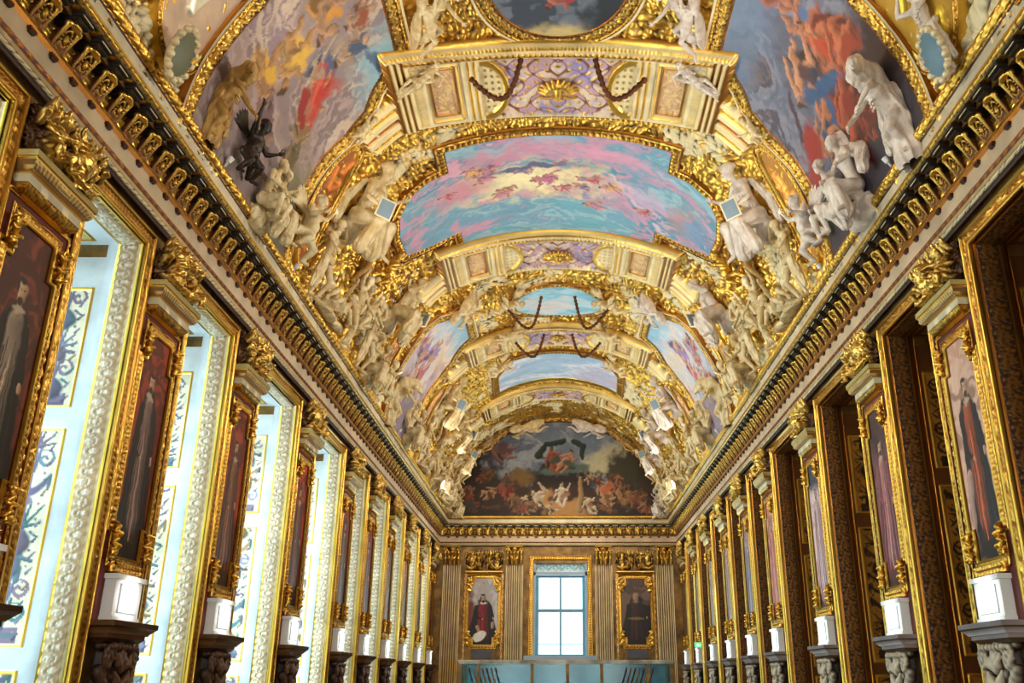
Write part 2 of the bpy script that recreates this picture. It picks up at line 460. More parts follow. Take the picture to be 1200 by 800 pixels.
def body(S, J, hairk='curl', yaw=0, pitch=0, fem=False, sc=1.0, hands=True):
    """J: joints pelvis, chest, neck, head, sh_l, el_l, wr_l, (r), hip_l, kn_l, an_l, toe_l ..."""
    g = {k: np.array(v, float) for k, v in J.items()}
    m = (g['pelvis'] + g['chest']) / 2
    S.cone(g['pelvis'], m, .125 * sc, .105 * sc, k=.04, flat=.85); S.cone(m, g['chest'], .105 * sc, .14 * sc, k=.04, flat=.85)
    S.cone(g['chest'], g['neck'], .125 * sc, .058 * sc, k=.04, flat=.9)
    S.cone(g['sh_l'], g['sh_r'], .058 * sc, .058 * sc, k=.05)
    S.cone(g['neck'], g['head'], .05 * sc, .045 * sc, k=.02)
    fwd = np.array([0, -1, 0.])
    if fem:
        for x in (-.07, .07): S.ball(g['chest'] + np.array([x, -.11, .02]) * sc, .052 * sc, k=.025)
    else:
        for x in (-.065, .065): S.ball(g['chest'] + np.array([x, -.085, .03]) * sc, (.065 * sc, .04 * sc, .05 * sc), k=.02)
        for z in (-.12, -.19, -.26):
            for x in (-.035, .035): S.ball(g['chest'] + np.array([x, -.09, z]) * sc, (.032 * sc, .022 * sc, .028 * sc), k=.012)
    for q in ('l', 'r'):
        S.chain([g['sh_' + q], (g['sh_' + q] * .6 + g['el_' + q] * .4), g['el_' + q]], [.058 * sc, .052 * sc, .037 * sc], k=.02)
        S.chain([g['el_' + q], (g['el_' + q] * .7 + g['wr_' + q] * .3), g['wr_' + q]], [.037 * sc, .042 * sc, .025 * sc], k=.012)
        if hands: hand(S, g['wr_' + q], g['wr_' + q] - g['el_' + q], 1 if q == 'l' else -1, sc * 1.05)
        S.chain([g['hip_' + q], (g['hip_' + q] * .6 + g['kn_' + q] * .4), g['kn_' + q]], [.098 * sc, .086 * sc, .056 * sc], k=.03)
        S.chain([g['kn_' + q], (g['kn_' + q] * .7 + g['an_' + q] * .3), g['an_' + q]], [.055 * sc, .06 * sc, .034 * sc], k=.015)
        S.chain([g['an_' + q], g['toe_' + q]], [.04 * sc, .03 * sc], k=.012)
    head(S, g['head'] + np.array([0, -.01, .07]) * sc, yaw, pitch, sc * 1.08, hairk)

def drape(S, pts, rs, fold=.018, fn=6, k=.02, flat=.8):
    for i in range(len(pts) - 1): S.cone(pts[i], pts[i + 1], rs[i], rs[i + 1], k=k, fold=fold, fn=fn, fz=i * 1.3, flat=flat)

def proto_mesh(name, S, m, col=None):
    V, F = S.mesh()
    # cull tiny noise not needed; build mesh only
    o = mesh_np(name, V, F, m)
    me = o.data; bpy.data.objects.remove(o)
    return me

# figures are modelled in metres, feet at z = 0, facing -y
def fig_atlas(step=.018):
    S = Sculpt((-.75, -.5, -.1), (.75, .5, 2.2), step)
    J = dict(pelvis=(0, 0, .95), chest=(.03, -.03, 1.32), neck=(.05, -.04, 1.52), head=(.07, -.08, 1.62),
             sh_l=(-.17, -.02, 1.46), el_l=(-.42, -.12, 1.58), wr_l=(-.24, -.12, 1.82), sh_r=(.24, -.03, 1.44), el_r=(.46, -.1, 1.28), wr_r=(.40, -.28, 1.06),
             hip_l=(-.1, 0, .92), kn_l=(-.16, -.16, .52), an_l=(-.12, .02, .12), toe_l=(-.14, -.14, .05),
             hip_r=(.1, 0, .92), kn_r=(.13, -.03, .5), an_r=(.14, .08, .1), toe_r=(.18, -.08, .04))
    body(S, J, 'beard', yaw=.3, pitch=-.3)
    drape(S, [(-.2, .04, 1.0), (0, -.12, .92), (.2, .02, .98)], [.06, .07, .06], fn=4)
    drape(S, [(.16, -.02, .95), (.24, .0, .6), (.3, .04, .25)], [.07, .09, .05])
    drape(S, [(.2, .08, 1.45), (-.1, .16, 1.75), (-.35, .1, 2.0)], [.06, .09, .04])
    return S.chisel(.004, 38)
def fig_seated(step=.018):
    S = Sculpt((-.85, -.8, -.1), (.85, .45, 1.75), step)
    J = dict(pelvis=(0, .05, .55), chest=(-.03, 0, .95), neck=(-.04, -.03, 1.14), head=(-.05, -.06, 1.24),
             sh_l=(-.22, -.02, 1.07), el_l=(-.46, -.1, .86), wr_l=(-.56, -.3, 1.02), sh_r=(.16, .0, 1.08), el_r=(.36, -.12, .84), wr_r=(.26, -.34, .78),
             hip_l=(-.11, .0, .5), kn_l=(-.24, -.46, .52), an_l=(-.2, -.48, .1), toe_l=(-.22, -.62, .05),
             hip_r=(.11, .0, .5), kn_r=(.18, -.44, .6), an_r=(.28, -.36, .14), toe_r=(.3, -.5, .07))
    body(S, J, 'bun', yaw=-.3, pitch=-.1, fem=True)
    drape(S, [(-.1, .02, .5), (-.24, -.42, .52), (-.24, -.42, .15)], [.15, .11, .12])
    drape(S, [(.1, .02, .5), (.18, -.4, .6), (.28, -.32, .12)], [.15, .11, .13])
    drape(S, [(0, -.35, .5), (0, -.4, .1)], [.12, .16], fn=7)
    drape(S, [(.15, .12, 1.05), (.4, .18, .7), (.55, .1, .3)], [.06, .1, .06])
    drape(S, [(-.2, .08, 1.1), (-.05, -.13, .92), (.15, -.06, .7)], [.05, .06, .08], fn=4)
    S.ball((0, .14, .22), (.26, .22, .24), k=.05, noise=.02, nf=22)
    return S.chisel(.004, 38)
def fig_recline(step=.018):
    S = Sculpt((-1.1, -.55, -.1), (1.1, .45, 1.15), step)
    J = dict(pelvis=(.05, .02, .22), chest=(-.33, -.02, .45), neck=(-.48, -.05, .58), head=(-.54, -.09, .67),
             sh_l=(-.52, -.1, .48), el_l=(-.72, -.16, .22), wr_l=(-.52, -.32, .14), sh_r=(-.3, .05, .58), el_r=(-.08, -.12, .72), wr_r=(.08, -.26, .9),
             hip_l=(.12, -.1, .2), kn_l=(.5, -.26, .34), an_l=(.86, -.2, .1), toe_l=(1.0, -.26, .06),
             hip_r=(.12, .1, .22), kn_r=(.42, -.06, .56), an_r=(.72, .02, .24), toe_r=(.86, -.04, .16))
    body(S, J, 'curl', yaw=.4, pitch=.0)
    drape(S, [(-.1, .05, .2), (.2, -.12, .26), (.5, -.1, .2), (.8, .1, .1)], [.12, .13, .1, .06])
    drape(S, [(-.3, .15, .5), (0, .25, .65), (.3, .2, .5)], [.06, .1, .05])
    S.ball((-.45, .1, .06), (.32, .2, .1), k=.05); S.ball((.4, .05, .02), (.5, .2, .07), k=.05)
    return S.chisel(.004, 38)
def fig_putto(step=.016, wings=True):
    S = Sculpt((-.55, -.4, -.08), (.55, .4, 1.1), step)
    J = dict(pelvis=(0, 0, .42), chest=(.02, -.02, .62), neck=(.03, -.03, .73), head=(.04, -.05, .79),
             sh_l=(-.11, -.01, .69), el_l=(-.26, -.08, .76), wr_l=(-.34, -.12, .93), sh_r=(.16, -.01, .69), el_r=(.28, -.1, .56), wr_r=(.3, -.24, .62),
             hip_l=(-.07, 0, .38), kn_l=(-.14, -.15, .24), an_l=(-.16, -.04, .06), toe_l=(-.18, -.13, .03),
             hip_r=(.07, 0, .38), kn_r=(.14, -.17, .3), an_r=(.24, -.06, .12), toe_r=(.26, -.15, .09))
    body(S, J, 'curl', yaw=.2, pitch=-.2, sc=.8)
    S.ball((0, -.07, .5), (.1, .08, .1), k=.03)
    drape(S, [(-.14, .02, .36), (.02, -.1, .4), (.2, .0, .34), (.34, .06, .2)], [.05, .055, .06, .04], fold=.012)
    if wings:
        for sx in (-1, 1):
            for i in range(6):
                a = .25 + i * .28
                S.chain([(sx * .07, .1, .66), (sx * (.12 + .16 * math.sin(a)), .16, .68 + .2 * math.cos(a)), (sx * (.14 + .34 * math.sin(a)), .19, .66 + .36 * math.cos(a))], [.035, .034, .018], k=.006)
    return S
def fig_stoop(step=.018):
    """a muffled figure bending over, cloak blown over the head"""
    S = Sculpt((-.75, -.75, -.1), (.75, .45, 1.7), step)
    J = dict(pelvis=(0, .1, .75), chest=(-.06, -.12, 1.06), neck=(-.1, -.26, 1.18), head=(-.14, -.34, 1.2),
             sh_l=(-.24, -.2, 1.12), el_l=(-.4, -.38, .94), wr_l=(-.3, -.52, .76), sh_r=(.12, -.18, 1.1), el_r=(.3, -.36, .9), wr_r=(.18, -.52, .74),
             hip_l=(-.1, .08, .72), kn_l=(-.14, -.14, .42), an_l=(-.12, .1, .1), toe_l=(-.14, -.06, .05),
             hip_r=(.1, .08, .72), kn_r=(.12, -.08, .4), an_r=(.14, .16, .1), toe_r=(.16, .0, .05))
    body(S, J, 'beard', yaw=-.3, pitch=-.6)
    drape(S, [(.1, .12, 1.0), (-.02, -.05, 1.34), (-.24, -.34, 1.42), (-.5, -.5, 1.3)], [.16, .2, .16, .08], fn=4, fold=.014)
    drape(S, [(0, .12, 1.0), (0, .15, .55), (.05, .12, .05)], [.2, .22, .24], fn=8, fold=.024)
    drape(S, [(.25, .1, 1.1), (.4, .15, .8), (.45, .1, .4)], [.1, .13, .08])
    return S.chisel(.004, 38)
def fig_pair(step=.018):
    """two seated figures side by side, one turned to the other"""
    S = Sculpt((-.95, -.7, -.1), (1.05, .45, 1.75), step)
    J = dict(pelvis=(-.25, .05, .5), chest=(-.28, -.05, .9), neck=(-.26, -.08, 1.1), head=(-.24, -.12, 1.2),
             sh_l=(-.46, -.08, 1.02), el_l=(-.66, -.16, .78), wr_l=(-.5, -.38, .66), sh_r=(-.08, -.04, 1.04), el_r=(.1, -.2, .86), wr_r=(.2, -.34, 1.02),
             hip_l=(-.36, .0, .46), kn_l=(-.5, -.4, .52), an_l=(-.46, -.4, .1), toe_l=(-.5, -.54, .05),
             hip_r=(-.14, .0, .46), kn_r=(-.1, -.44, .5), an_r=(-.16, -.36, .1), toe_r=(-.16, -.5, .05))
    body(S, J, 'curl', yaw=.5, pitch=.1)
    J2 = dict(pelvis=(.35, .1, .55), chest=(.34, .03, .98), neck=(.32, .0, 1.18), head=(.3, -.03, 1.28),
              sh_l=(.16, .0, 1.1), el_l=(.05, -.12, .9), wr_l=(.12, -.3, .82), sh_r=(.52, .0, 1.1), el_r=(.72, -.06, .9), wr_r=(.74, -.28, .76),
              hip_l=(.25, .04, .5), kn_l=(.3, -.38, .58), an_l=(.34, -.32, .14), toe_l=(.34, -.46, .08),
              hip_r=(.46, .04, .5), kn_r=(.58, -.36, .52), an_r=(.62, -.34, .1), toe_r=(.66, -.48, .05))
    body(S, J2, 'bun', yaw=-.6, pitch=0, fem=True)
    drape(S, [(-.4, 0, .45), (-.2, -.3, .48), (.1, -.3, .3), (.15, -.2, .05)], [.13, .12, .14, .12])
    drape(S, [(.3, .05, .5), (.45, -.33, .55), (.5, -.3, .1)], [.15, .13, .15])
    drape(S, [(.5, .12, 1.1), (.75, .15, .9), (.9, .0, .55)], [.1, .14, .1])
    drape(S, [(.3, .2, 1.1), (.3, .12, 1.42), (.26, .02, 1.46)], [.12, .12, .08], fn=4)
    S.ball((.05, .18, .2), (.5, .2, .24), k=.05, noise=.02, nf=22)
    return S.chisel(.004, 38)
def orn_trophy(kind, step=.016):
    """carved group over a portrait: winged child, mask / urn and acanthus"""
    S = Sculpt((-.62, -.34, -.04), (.62, .2, .86), step)
    r = RS(kind + 3)
    # urn / mask in the middle
    if kind == 0:
        S.ball((.18, -.08, .36), (.16, .13, .2), k=.03); S.ball((.18, -.08, .6), (.1, .09, .05), k=.02); S.cone((.18, -.06, 0), (.18, -.06, .2), .12, .05, k=.03)
        for x in (.05, .31): S.chain([(x, -.1, .5), (x + (x - .18) * .7, -.12, .42), (x, -.12, .26)], [.025, .03, .02], k=.01)
    elif kind == 1:
        head(S, (.18, -.1, .45), .1, -.15, 1.35, 'beard'); S.cone((.18, 0, .1), (.18, -.03, .3), .16, .1, k=.04)
    else:
        S.ball((.18, -.08, .4), (.17, .1, .22), k=.02); S.ball((.18, -.15, .42), (.12, .06, .15), k=.01)
        for i in range(5): S.ball((.18 + (i - 2) * .07, -.1, .66 + .03 * (2 - abs(i - 2))), .04, k=.01)
    # child
    J = dict(pelvis=(-.26, -.02, .2), chest=(-.24, -.04, .4), neck=(-.23, -.05, .5), head=(-.22, -.07, .55),
             sh_l=(-.35, -.03, .46), el_l=(-.46, -.1, .36), wr_l=(-.42, -.2, .26), sh_r=(-.13, -.03, .46), el_r=(-.02, -.12, .5), wr_r=(.06, -.18, .46),
             hip_l=(-.32, -.03, .17), kn_l=(-.38, -.2, .16), an_l=(-.36, -.18, .02), toe_l=(-.38, -.24, 0),
             hip_r=(-.2, -.03, .17), kn_r=(-.12, -.2, .2), an_r=(-.08, -.16, .04), toe_r=(-.08, -.24, .02))
    body(S, J, 'curl', yaw=.5, pitch=-.1, sc=.72, hands=False)
    for sx in (-1, 1):
        for i in range(4):
            a = .3 + i * .33
            S.chain([(-.24, .05, .44), (-.24 + sx * .15 * math.sin(a), .08, .5 + .12 * math.cos(a)), (-.24 + sx * .26 * math.sin(a), .08, .5 + .24 * math.cos(a))], [.03, .03, .014], k=.006)
    # acanthus leaves and swags
    for i in range(15):
        x = -.55 + i * .08 + r.rand() * .03; z = r.rand() * .5 * (1 if abs(x) > .3 else .35); a = r.rand() * 2 * PI
        p = np.array([x, -.02 - r.rand() * .06, z]); e = p + np.array([math.cos(a) * .09, -.06, abs(math.sin(a)) * .13]); t = e + np.array([math.cos(a + 1.2) * .06, -.03, math.sin(a + 1.2) * .04])
        S.chain([p, e, t], [.035, .045, .014], k=.015)
    for i in range(12):
        t = i / 11; S.ball((-.05 + t * .5, -.12 - .05 * math.sin(t * PI), .12 - .09 * math.sin(t * PI)), .035 + .012 * (i % 2), k=.01)
    S.ball((0, .05, .3), (.55, .07, .36), k=.05)
    for i in range(10):
        x = -.5 + i * .11; S.chain([(x, -.03, .42 + .1 * r.rand()), (x + .04, -.09, .56 + .1 * r.rand()), (x + .09 * (r.rand() - .3), -.14, .66 + .1 * r.rand())], [.04, .045, .015], k=.012)
    return S.chisel(.009, 62, kind)
def orn_console(step=.012):
    """upright bracket with an oval boss, 0.28 high"""
    S = Sculpt((-.13, -.22, -.02), (.13, .03, .34), step)
    for x in (-.085, .085):
        S.chain([(x, -.03, .0), (x, -.07, .1), (x, -.12, .2), (x, -.16, .28)], [.016, .018, .02, .024], k=.008)
        S.ball((x, -.15, .28), .032, k=.01)
    for i in range(16):
        a = i / 16 * 2 * PI; z = .15 + .095 * math.cos(a)
        S.ball((.05 * math.sin(a), -.05 - z * .35, z), .015, k=.008)
    S.ball((0, -.1, .15), (.024, .03, .06), k=.01)
    S.ball((0, -.17, .29), (.075, .045, .035), k=.015); S.cone((-.07, -.02, .02), (.07, -.02, .02), .016, .016, k=.01)
    S.ball((0, -.02, .15), (.09, .05, .17), k=.02)
    return S
def orn_capital(step=.02):
    """corinthian capital, 0.68 wide, 0.68 high"""
    S = Sculpt((-.48, -.3, -.02), (.48, .06, .76), step)
    S.cone((0, .1, 0), (0, .1, .6), .2, .24, k=.02)
    for row, (z, n, h) in enumerate(((0, 4, .24), (.16, 5, .3))):
        for i in range(n):
            x = (i - (n - 1) / 2) * (.58 / (n - 1))
            S.chain([(x, -.1, z), (x, -.14, z + h * .7), (x, -.22, z + h), (x, -.25, z + h * .86)], [.055, .06, .045, .02], k=.012)
    for sx in (-1, 1):
        for i in range(12):
            a = i * .6; rr = .085 * (1 - i / 14)
            S.ball((sx * (.29 + rr * math.cos(a)), -.17, .56 + rr * math.sin(a)), .024, k=.012)
        S.chain([(sx * .05, -.1, .3), (sx * .16, -.14, .5), (sx * .24, -.16, .6)], [.03, .03, .03], k=.01)
    S.ball((0, -.19, .6), (.07, .05, .06), k=.01)
    for i in range(24): S.ball((-.36 + i * .0313, -.16, .69), (.022, .06, .03), k=.01)
    return S
def orn_mask(step=.018):
    """gilt shell and mask boss for the crown of a band"""
    S = Sculpt((-.5, -.34, -.45), (.5, .06, .45), step)
    for i in range(11):
        a = -1.5 + i * .3
        S.chain([(0, -.05, -.1), (math.sin(a) * .24, -.14, -.1 + math.cos(a) * .22), (math.sin(a) * .4, -.1, -.1 + math.cos(a) * .36)], [.04, .05, .03], k=.01)
    head(S, (0, -.14, -.08), 0, 0, 1.2, 'beard')
    for sx in (-1, 1):
        for i in range(9): S.ball((sx * (.1 + i * .035), -.1, -.26 - .05 * math.sin(i / 8 * PI)), .034, k=.01)
    return S
def orn_ledgescroll(step=.014):
    S = Sculpt((-.15, -.16, -.32), (.15, .03, .32), step)
    for i in range(16):
        a = i * .5; rr = .1 * (1 - i / 20)
        S.ball((rr * math.cos(a), -.06, .16 + rr * math.sin(a)), .024, k=.012)
        S.ball((rr * .8 * math.cos(a + 2), -.05, -.17 - rr * .8 * math.sin(a)), .02, k=.012)
    for z, sg in ((.2, 1), (.1, -1), (0, 1), (-.1, -1), (-.2, 1)):
        S.chain([(-.02 * sg, -.03, z - .04), (.05 * sg, -.08, z), (.1 * sg, -.06, z + .05)], [.04, .035, .012], k=.01)
    return S.chisel(.006, 80)
# ------------------------------------------------------------------ painted surfaces
class Paint:
    def __init__(s, U, V, base, seed=0, warp=0.0):
        if warp:
            a = fbm(U * 2.2, V * 2.2, seed + 70, 5) - .5; b = fbm(U * 2.2 + 5, V * 2.2, seed + 71, 5) - .5; U = U + a * warp; V = V + b * warp
            a = fbm(U * 11, V * 11, seed + 72, 3) - .5; b = fbm(U * 11 + 5, V * 11, seed + 73, 3) - .5; U = U + a * warp * .35; V = V + b * warp * .35
        s.U = U; s.V = V; s.c = np.zeros(U.shape + (3,)) + lin(base); s.r = RS(seed); s.seed = seed
        s.w1 = fbm(U * 5, V * 5, seed + 50, 4) - .5; s.w2 = fbm(U * 5 + 9, V * 5 + 3, seed + 60, 4) - .5
    def mix(s, col, k): k = np.clip(k, 0, 1)[..., None]; s.c = s.c * (1 - k) + lin(col) * k
    def clouds(s, cols, sc=1.0, warp=.6, sharp=.12, stretch=(1, 1), ang=0, off=0):
        c, d = math.cos(ang), math.sin(ang)
        x = (s.U * c + s.V * d) * stretch[0] * sc; y = (-s.U * d + s.V * c) * stretch[1] * sc
        wx = fbm(x * 1.3, y * 1.3, s.seed + off + 1); wy = fbm(x * 1.3 + 7, y * 1.3, s.seed + off + 2)
        f = fbm(x + warp * 3 * wx, y + warp * 3 * wy, s.seed + off + 3, 5)
        n = len(cols); f = (f - .22) / .56 * n
        for i in range(1, n): s.mix(cols[i], sstep(i - sharp * n * .5, i + sharp * n * .5, f))
    def grad(s, col, a, b, axis='V', amt=1.0): s.mix(col, sstep(a, b, (s.V if axis == 'V' else s.U) + s.w1 * .15 * abs(b - a)) * amt)
    def blob(s, cx, cy, rx, ry, ang, col, soft=.25, rag=.5, amt=1.0):
        c, d = math.cos(ang), math.sin(ang); x = s.U - cx; y = s.V - cy
        a = (x * c + y * d) / rx; b = (-x * d + y * c) / ry
        q = np.hypot(a, b) + s.w1 * rag * 1.6
        s.mix(col, sstep(1 + soft, 1 - soft, q) * amt)
    def limb(s, p, q, r1, r2, col, sh=None, rag=.25, soft=.2):
        p = np.array(p, float); q = np.array(q, float); d = q - p; L2 = d @ d + 1e-9
        x = s.U + s.w1 * rag * r1 * 2 - p[0]; y = s.V + s.w2 * rag * r1 * 2 - p[1]
        t = np.clip((x * d[0] + y * d[1]) / L2, 0, 1)
        ex = x - t * d[0]; ey = y - t * d[1]; r = r1 + (r2 - r1) * t
        q_ = np.hypot(ex, ey) / r
        k = sstep(1 + soft, 1 - soft, q_)
        lit = np.clip(.62 + .45 * (-ex * .6 + ey * .8) / r, .25, 1.15)[..., None]
        kk = np.clip(k, 0, 1)[..., None]
        s.c = s.c * (1 - kk) + lin(col) * lit * kk
    def person(s, cx, cy, h, ang, skin, cloth, seed=0, pose=None):
        r = RS(seed); c, d = math.cos(ang), math.sin(ang)
        P = lambda x, y: (cx + (x * c - y * d) * h, cy + (x * d + y * c) * h)
        j = lambda a: (r.rand() - .5) * a
        cl = P(j(.3), -.1 + j(.2))
        h = h * .92; s.blob(cl[0], cl[1], .3 * h, .2 * h, ang + j(2), cloth, .3, .9); s.blob(cl[0] - .1 * h, cl[1] - .05 * h, .26 * h, .1 * h, ang + j(2), tuple(int(v * .6) for v in cloth), .4, .9)
        s.limb(P(-.04, -.02), P(-.14 + j(.1), -.24), .1 * h, .07 * h, skin, rag=.6); s.limb(P(-.14, -.24), P(-.1 + j(.3), -.42), .065 * h, .035 * h, skin, rag=.6)
        s.limb(P(.05, -.02), P(.13 + j(.1), -.2), .1 * h, .07 * h, skin, rag=.6); s.limb(P(.13, -.2), P(.18 + j(.3), -.38), .065 * h, .035 * h, skin, rag=.6)
        s.limb(P(0, 0), P(0, .24), .12 * h, .125 * h, skin, rag=.5)
        s.limb(P(-.1, .25), P(-.2, .12 + j(.2)), .055 * h, .045 * h, skin, rag=.6); s.limb(P(-.2, .12), P(-.26 + j(.2), .0 + j(.3)), .042 * h, .03 * h, skin, rag=.6)
        s.limb(P(.1, .25), P(.22, .16 + j(.2)), .055 * h, .045 * h, skin, rag=.6); s.limb(P(.22, .16), P(.32, .22 + j(.4)), .042 * h, .03 * h, skin, rag=.6)
        hx, hy = P(j(.05), .41); s.limb((hx, hy), (hx + .01 * h, hy + .02 * h), .07 * h, .06 * h, skin)
        hx, hy = P(j(.03), .47); s.blob(hx, hy, .07 * h, .045 * h, ang, (80, 50, 30), .3, .2)
        s.blob(*P(.1, .0), .2 * h, .1 * h, ang + j(1.5), cloth, .3, .6)
    def brush(s, amt=.12, sc=9, ang=.5):
        c, d = math.cos(ang), math.sin(ang)
        n = fbm((s.U * c + s.V * d) * sc, (-s.U * d + s.V * c) * sc * 4, s.seed + 31, 4)
        s.c = s.c * (1 + (n - .5)[..., None] * 2 * amt)
    def out(s): return np.concatenate([np.clip(s.c, 0, 1), np.zeros(s.U.shape + (1,))], -1)

def standing(P, w, h, robe, inner, skin=(222, 180, 142), hair=(50, 36, 26), collar=(176, 160, 140), wide=1.0, beard=True, cape=None, fm=.84, hs=1.15):
    """full-length portrait; U in -w/2..w/2, V in 0..h"""
    fh = h * fm
    k = wide
    P.blob(.02, fh * .03, w * .42, h * .02, 0, (34, 24, 18), .3, .3)
    for x in (-.05, .06): P.limb((x * k, .12), (x * k * .9, fh * .4), .035, .06, (44, 30, 28))
    P.limb((0, fh * .8), (-.0, fh * .1), .12 * k, .19 * k, cape or robe, rag=.5)
    P.limb((-.1 * k, fh * .78), (-.17 * k, fh * .2), .06, .09 * k, cape or robe); P.limb((.1 * k, fh * .78), (.17 * k, fh * .2), .06, .09 * k, cape or robe)
    P.limb((0, fh * .8), (0, fh * .2), .075 * k, .1 * k, inner)
    P.limb((-.13 * k, fh * .78), (-.16 * k, fh * .58), .05, .042, robe); P.limb((-.16 * k, fh * .58), (-.04, fh * .52), .04, .03, robe)
    P.limb((.13 * k, fh * .78), (.18 * k, fh * .56), .05, .042, robe)
    P.limb((-.03, fh * .52), (.0, fh * .515), .026, .022, skin); P.limb((.18 * k, fh * .55), (.18 * k, fh * .52), .026, .022, skin)
    for q in range(9):
        x = (q - 4) * .042 * k; P.limb((x * .6, fh * (.62 + .05 * (q % 3))), (x * 1.2, fh * .1), .006, .014, tuple(int(c * (.55 if q % 2 else 1.5)) for c in (inner if abs(q - 4) < 2 else robe)), rag=2, soft=.7)
    P.limb((0, fh * .83), (0, fh * .88), .035, .035, skin); P.blob(0, fh * .85, .07 * hs, .024 * hs, 0, collar, .4, .5)
    P.limb((0, fh * .905), (.004, fh * .905 + .07 * hs), .048 * hs, .056 * hs, skin)
    P.blob(-.01, fh * .905 + .112 * hs, .052 * hs, .022 * hs, 0, hair, .3, .4); P.blob(-.054 * hs, fh * .93 + .02, .014 * hs, .045 * hs, 0, hair, .3, .3)
    for x in (-.018 * hs, .018 * hs): P.blob(x, fh * .905 + .052 * hs, .009 * hs, .006 * hs, 0, (30, 20, 16), .3, 0)
    if beard: P.blob(0, fh * .905 - .03 * hs, .034 * hs, .034 * hs, 0, hair, .3, .3)
    P.blob(0, fh * .905 + .0 * hs, .015 * hs, .005 * hs, 0, (120, 60, 50), .3, 0)

def canvas(name, M, poly, res, painter, h=0.0, parent=None, org=None, flip=False, thick=None):
    """painted surface with the outline poly (in the same p, q as M)"""
    poly = np.asarray(poly, float); lo = poly.min(0); hi = poly.max(0)
    org = org if org is not None else (0, 0)
    def hf(P, Q):
        pt = painter(P - org[0], Q - org[1])
        return P * 0 + h, pt
    return relief_panel(name, M, lo[0], hi[0], lo[1], hi[1], res, hf, parent, PNT, inside(poly), flip)

def grotesque(U, V, w, h, ground, inks, seed, amt=1.0):
    """candelabrum ornament: U -w/2..w/2, V 0..h"""
    r = RS(seed); P = Paint(U, V, ground, seed); P.clouds([ground, tuple(max(0, c - 14) for c in ground)], 3)
    A = np.abs(U); y = h * .02
    P.c = P.c
    def line(d, rad, col): P.mix(col, sstep(rad * 1.3, rad * .6, np.abs(d)) * amt)
    i = 0
    k0 = inks
    P.U2 = P.U; 
    while y < h * .96:
        kind = r.randint(5) if i else 5; e = w * (.34 + .34 * r.rand()); ink = k0[r.randint(len(k0))]; ink2 = k0[r.randint(len(k0))]
        P.U = A
        if kind == 5: e = w * .3; P.mix(ink, ((A < w * .38) & (V > y) & (V < y + e)).astype(float)); P.mix(ink2, ((A < w * .33) & (V > y + e * .3) & (V < y + e * .7)).astype(float) * .6)
        elif kind == 0:   # scroll pair
            cx = w * .22; cy = y + e * .5; dx = A - cx; dy = V - cy; rr = np.hypot(dx, dy) / (w * .2); th = np.arctan2(dy, dx)
            P.mix(ink, (np.cos(th - rr * 7) > .1) * (rr < 1.1) * 1.0); P.limb((0, y), (w * .1, y + e), w * .06, w * .03, ink2)
        elif kind == 1:   # urn
            P.limb((0, y), (0, y + e * .3), w * .07, w * .24, ink); P.limb((0, y + e * .3), (0, y + e * .7), w * .26, w * .1, ink2); P.limb((w * .2, y + e * .8), (w * .38, y + e * .5), w * .03, w * .02, ink)
        elif kind == 2:   # figure
            P.limb((w * .12, y), (w * .1, y + e * .35), w * .07, w * .1, ink); P.limb((0, y + e * .35), (0, y + e * .75), w * .14, w * .16, ink); P.limb((w * .14, y + e * .7), (w * .36, y + e * .6), w * .05, w * .04, ink)
            P.limb((0, y + e * .88), (0, y + e * .95), w * .07, w * .07, ink2)
        elif kind == 3:   # drapery swag
            d = np.abs(V - (y + e * .8 - e * .6 * np.cos(A / (w * .42) * PI / 2))); P.mix(ink, sstep(e * .22, e * .12, d) * (A < w * .42)); P.limb((w * .4, y + e * .8), (w * .4, y + e * .3), w * .05, w * .03, ink2)
        else:             # leaves
            for a in (.3, .9, 1.4): P.limb((0, y), (math.sin(a) * w * .4, y + math.cos(a) * e * .9), w * .05, w * .02, ink)
            P.blob(0, y + e * .9, w * .1, w * .08, 0, ink2)
        y += e * 1.02; i += 1
    P.U = A
    for j in range(int(h / w * 3)):
        yy = h * (j + .5) / (h / w * 3); P.limb((w * .3, yy), (w * (.36 + .08 * r.rand()), yy + w * .12), w * .035, w * .015, k0[j % len(k0)]); P.blob(w * .27, yy + w * .15, w * .03, w * .03, 0, k0[(j + 1) % len(k0)])
    line(A, w * .02, k0[0])
    P.U = U
    P.brush(.1, 12, 0)
    return P

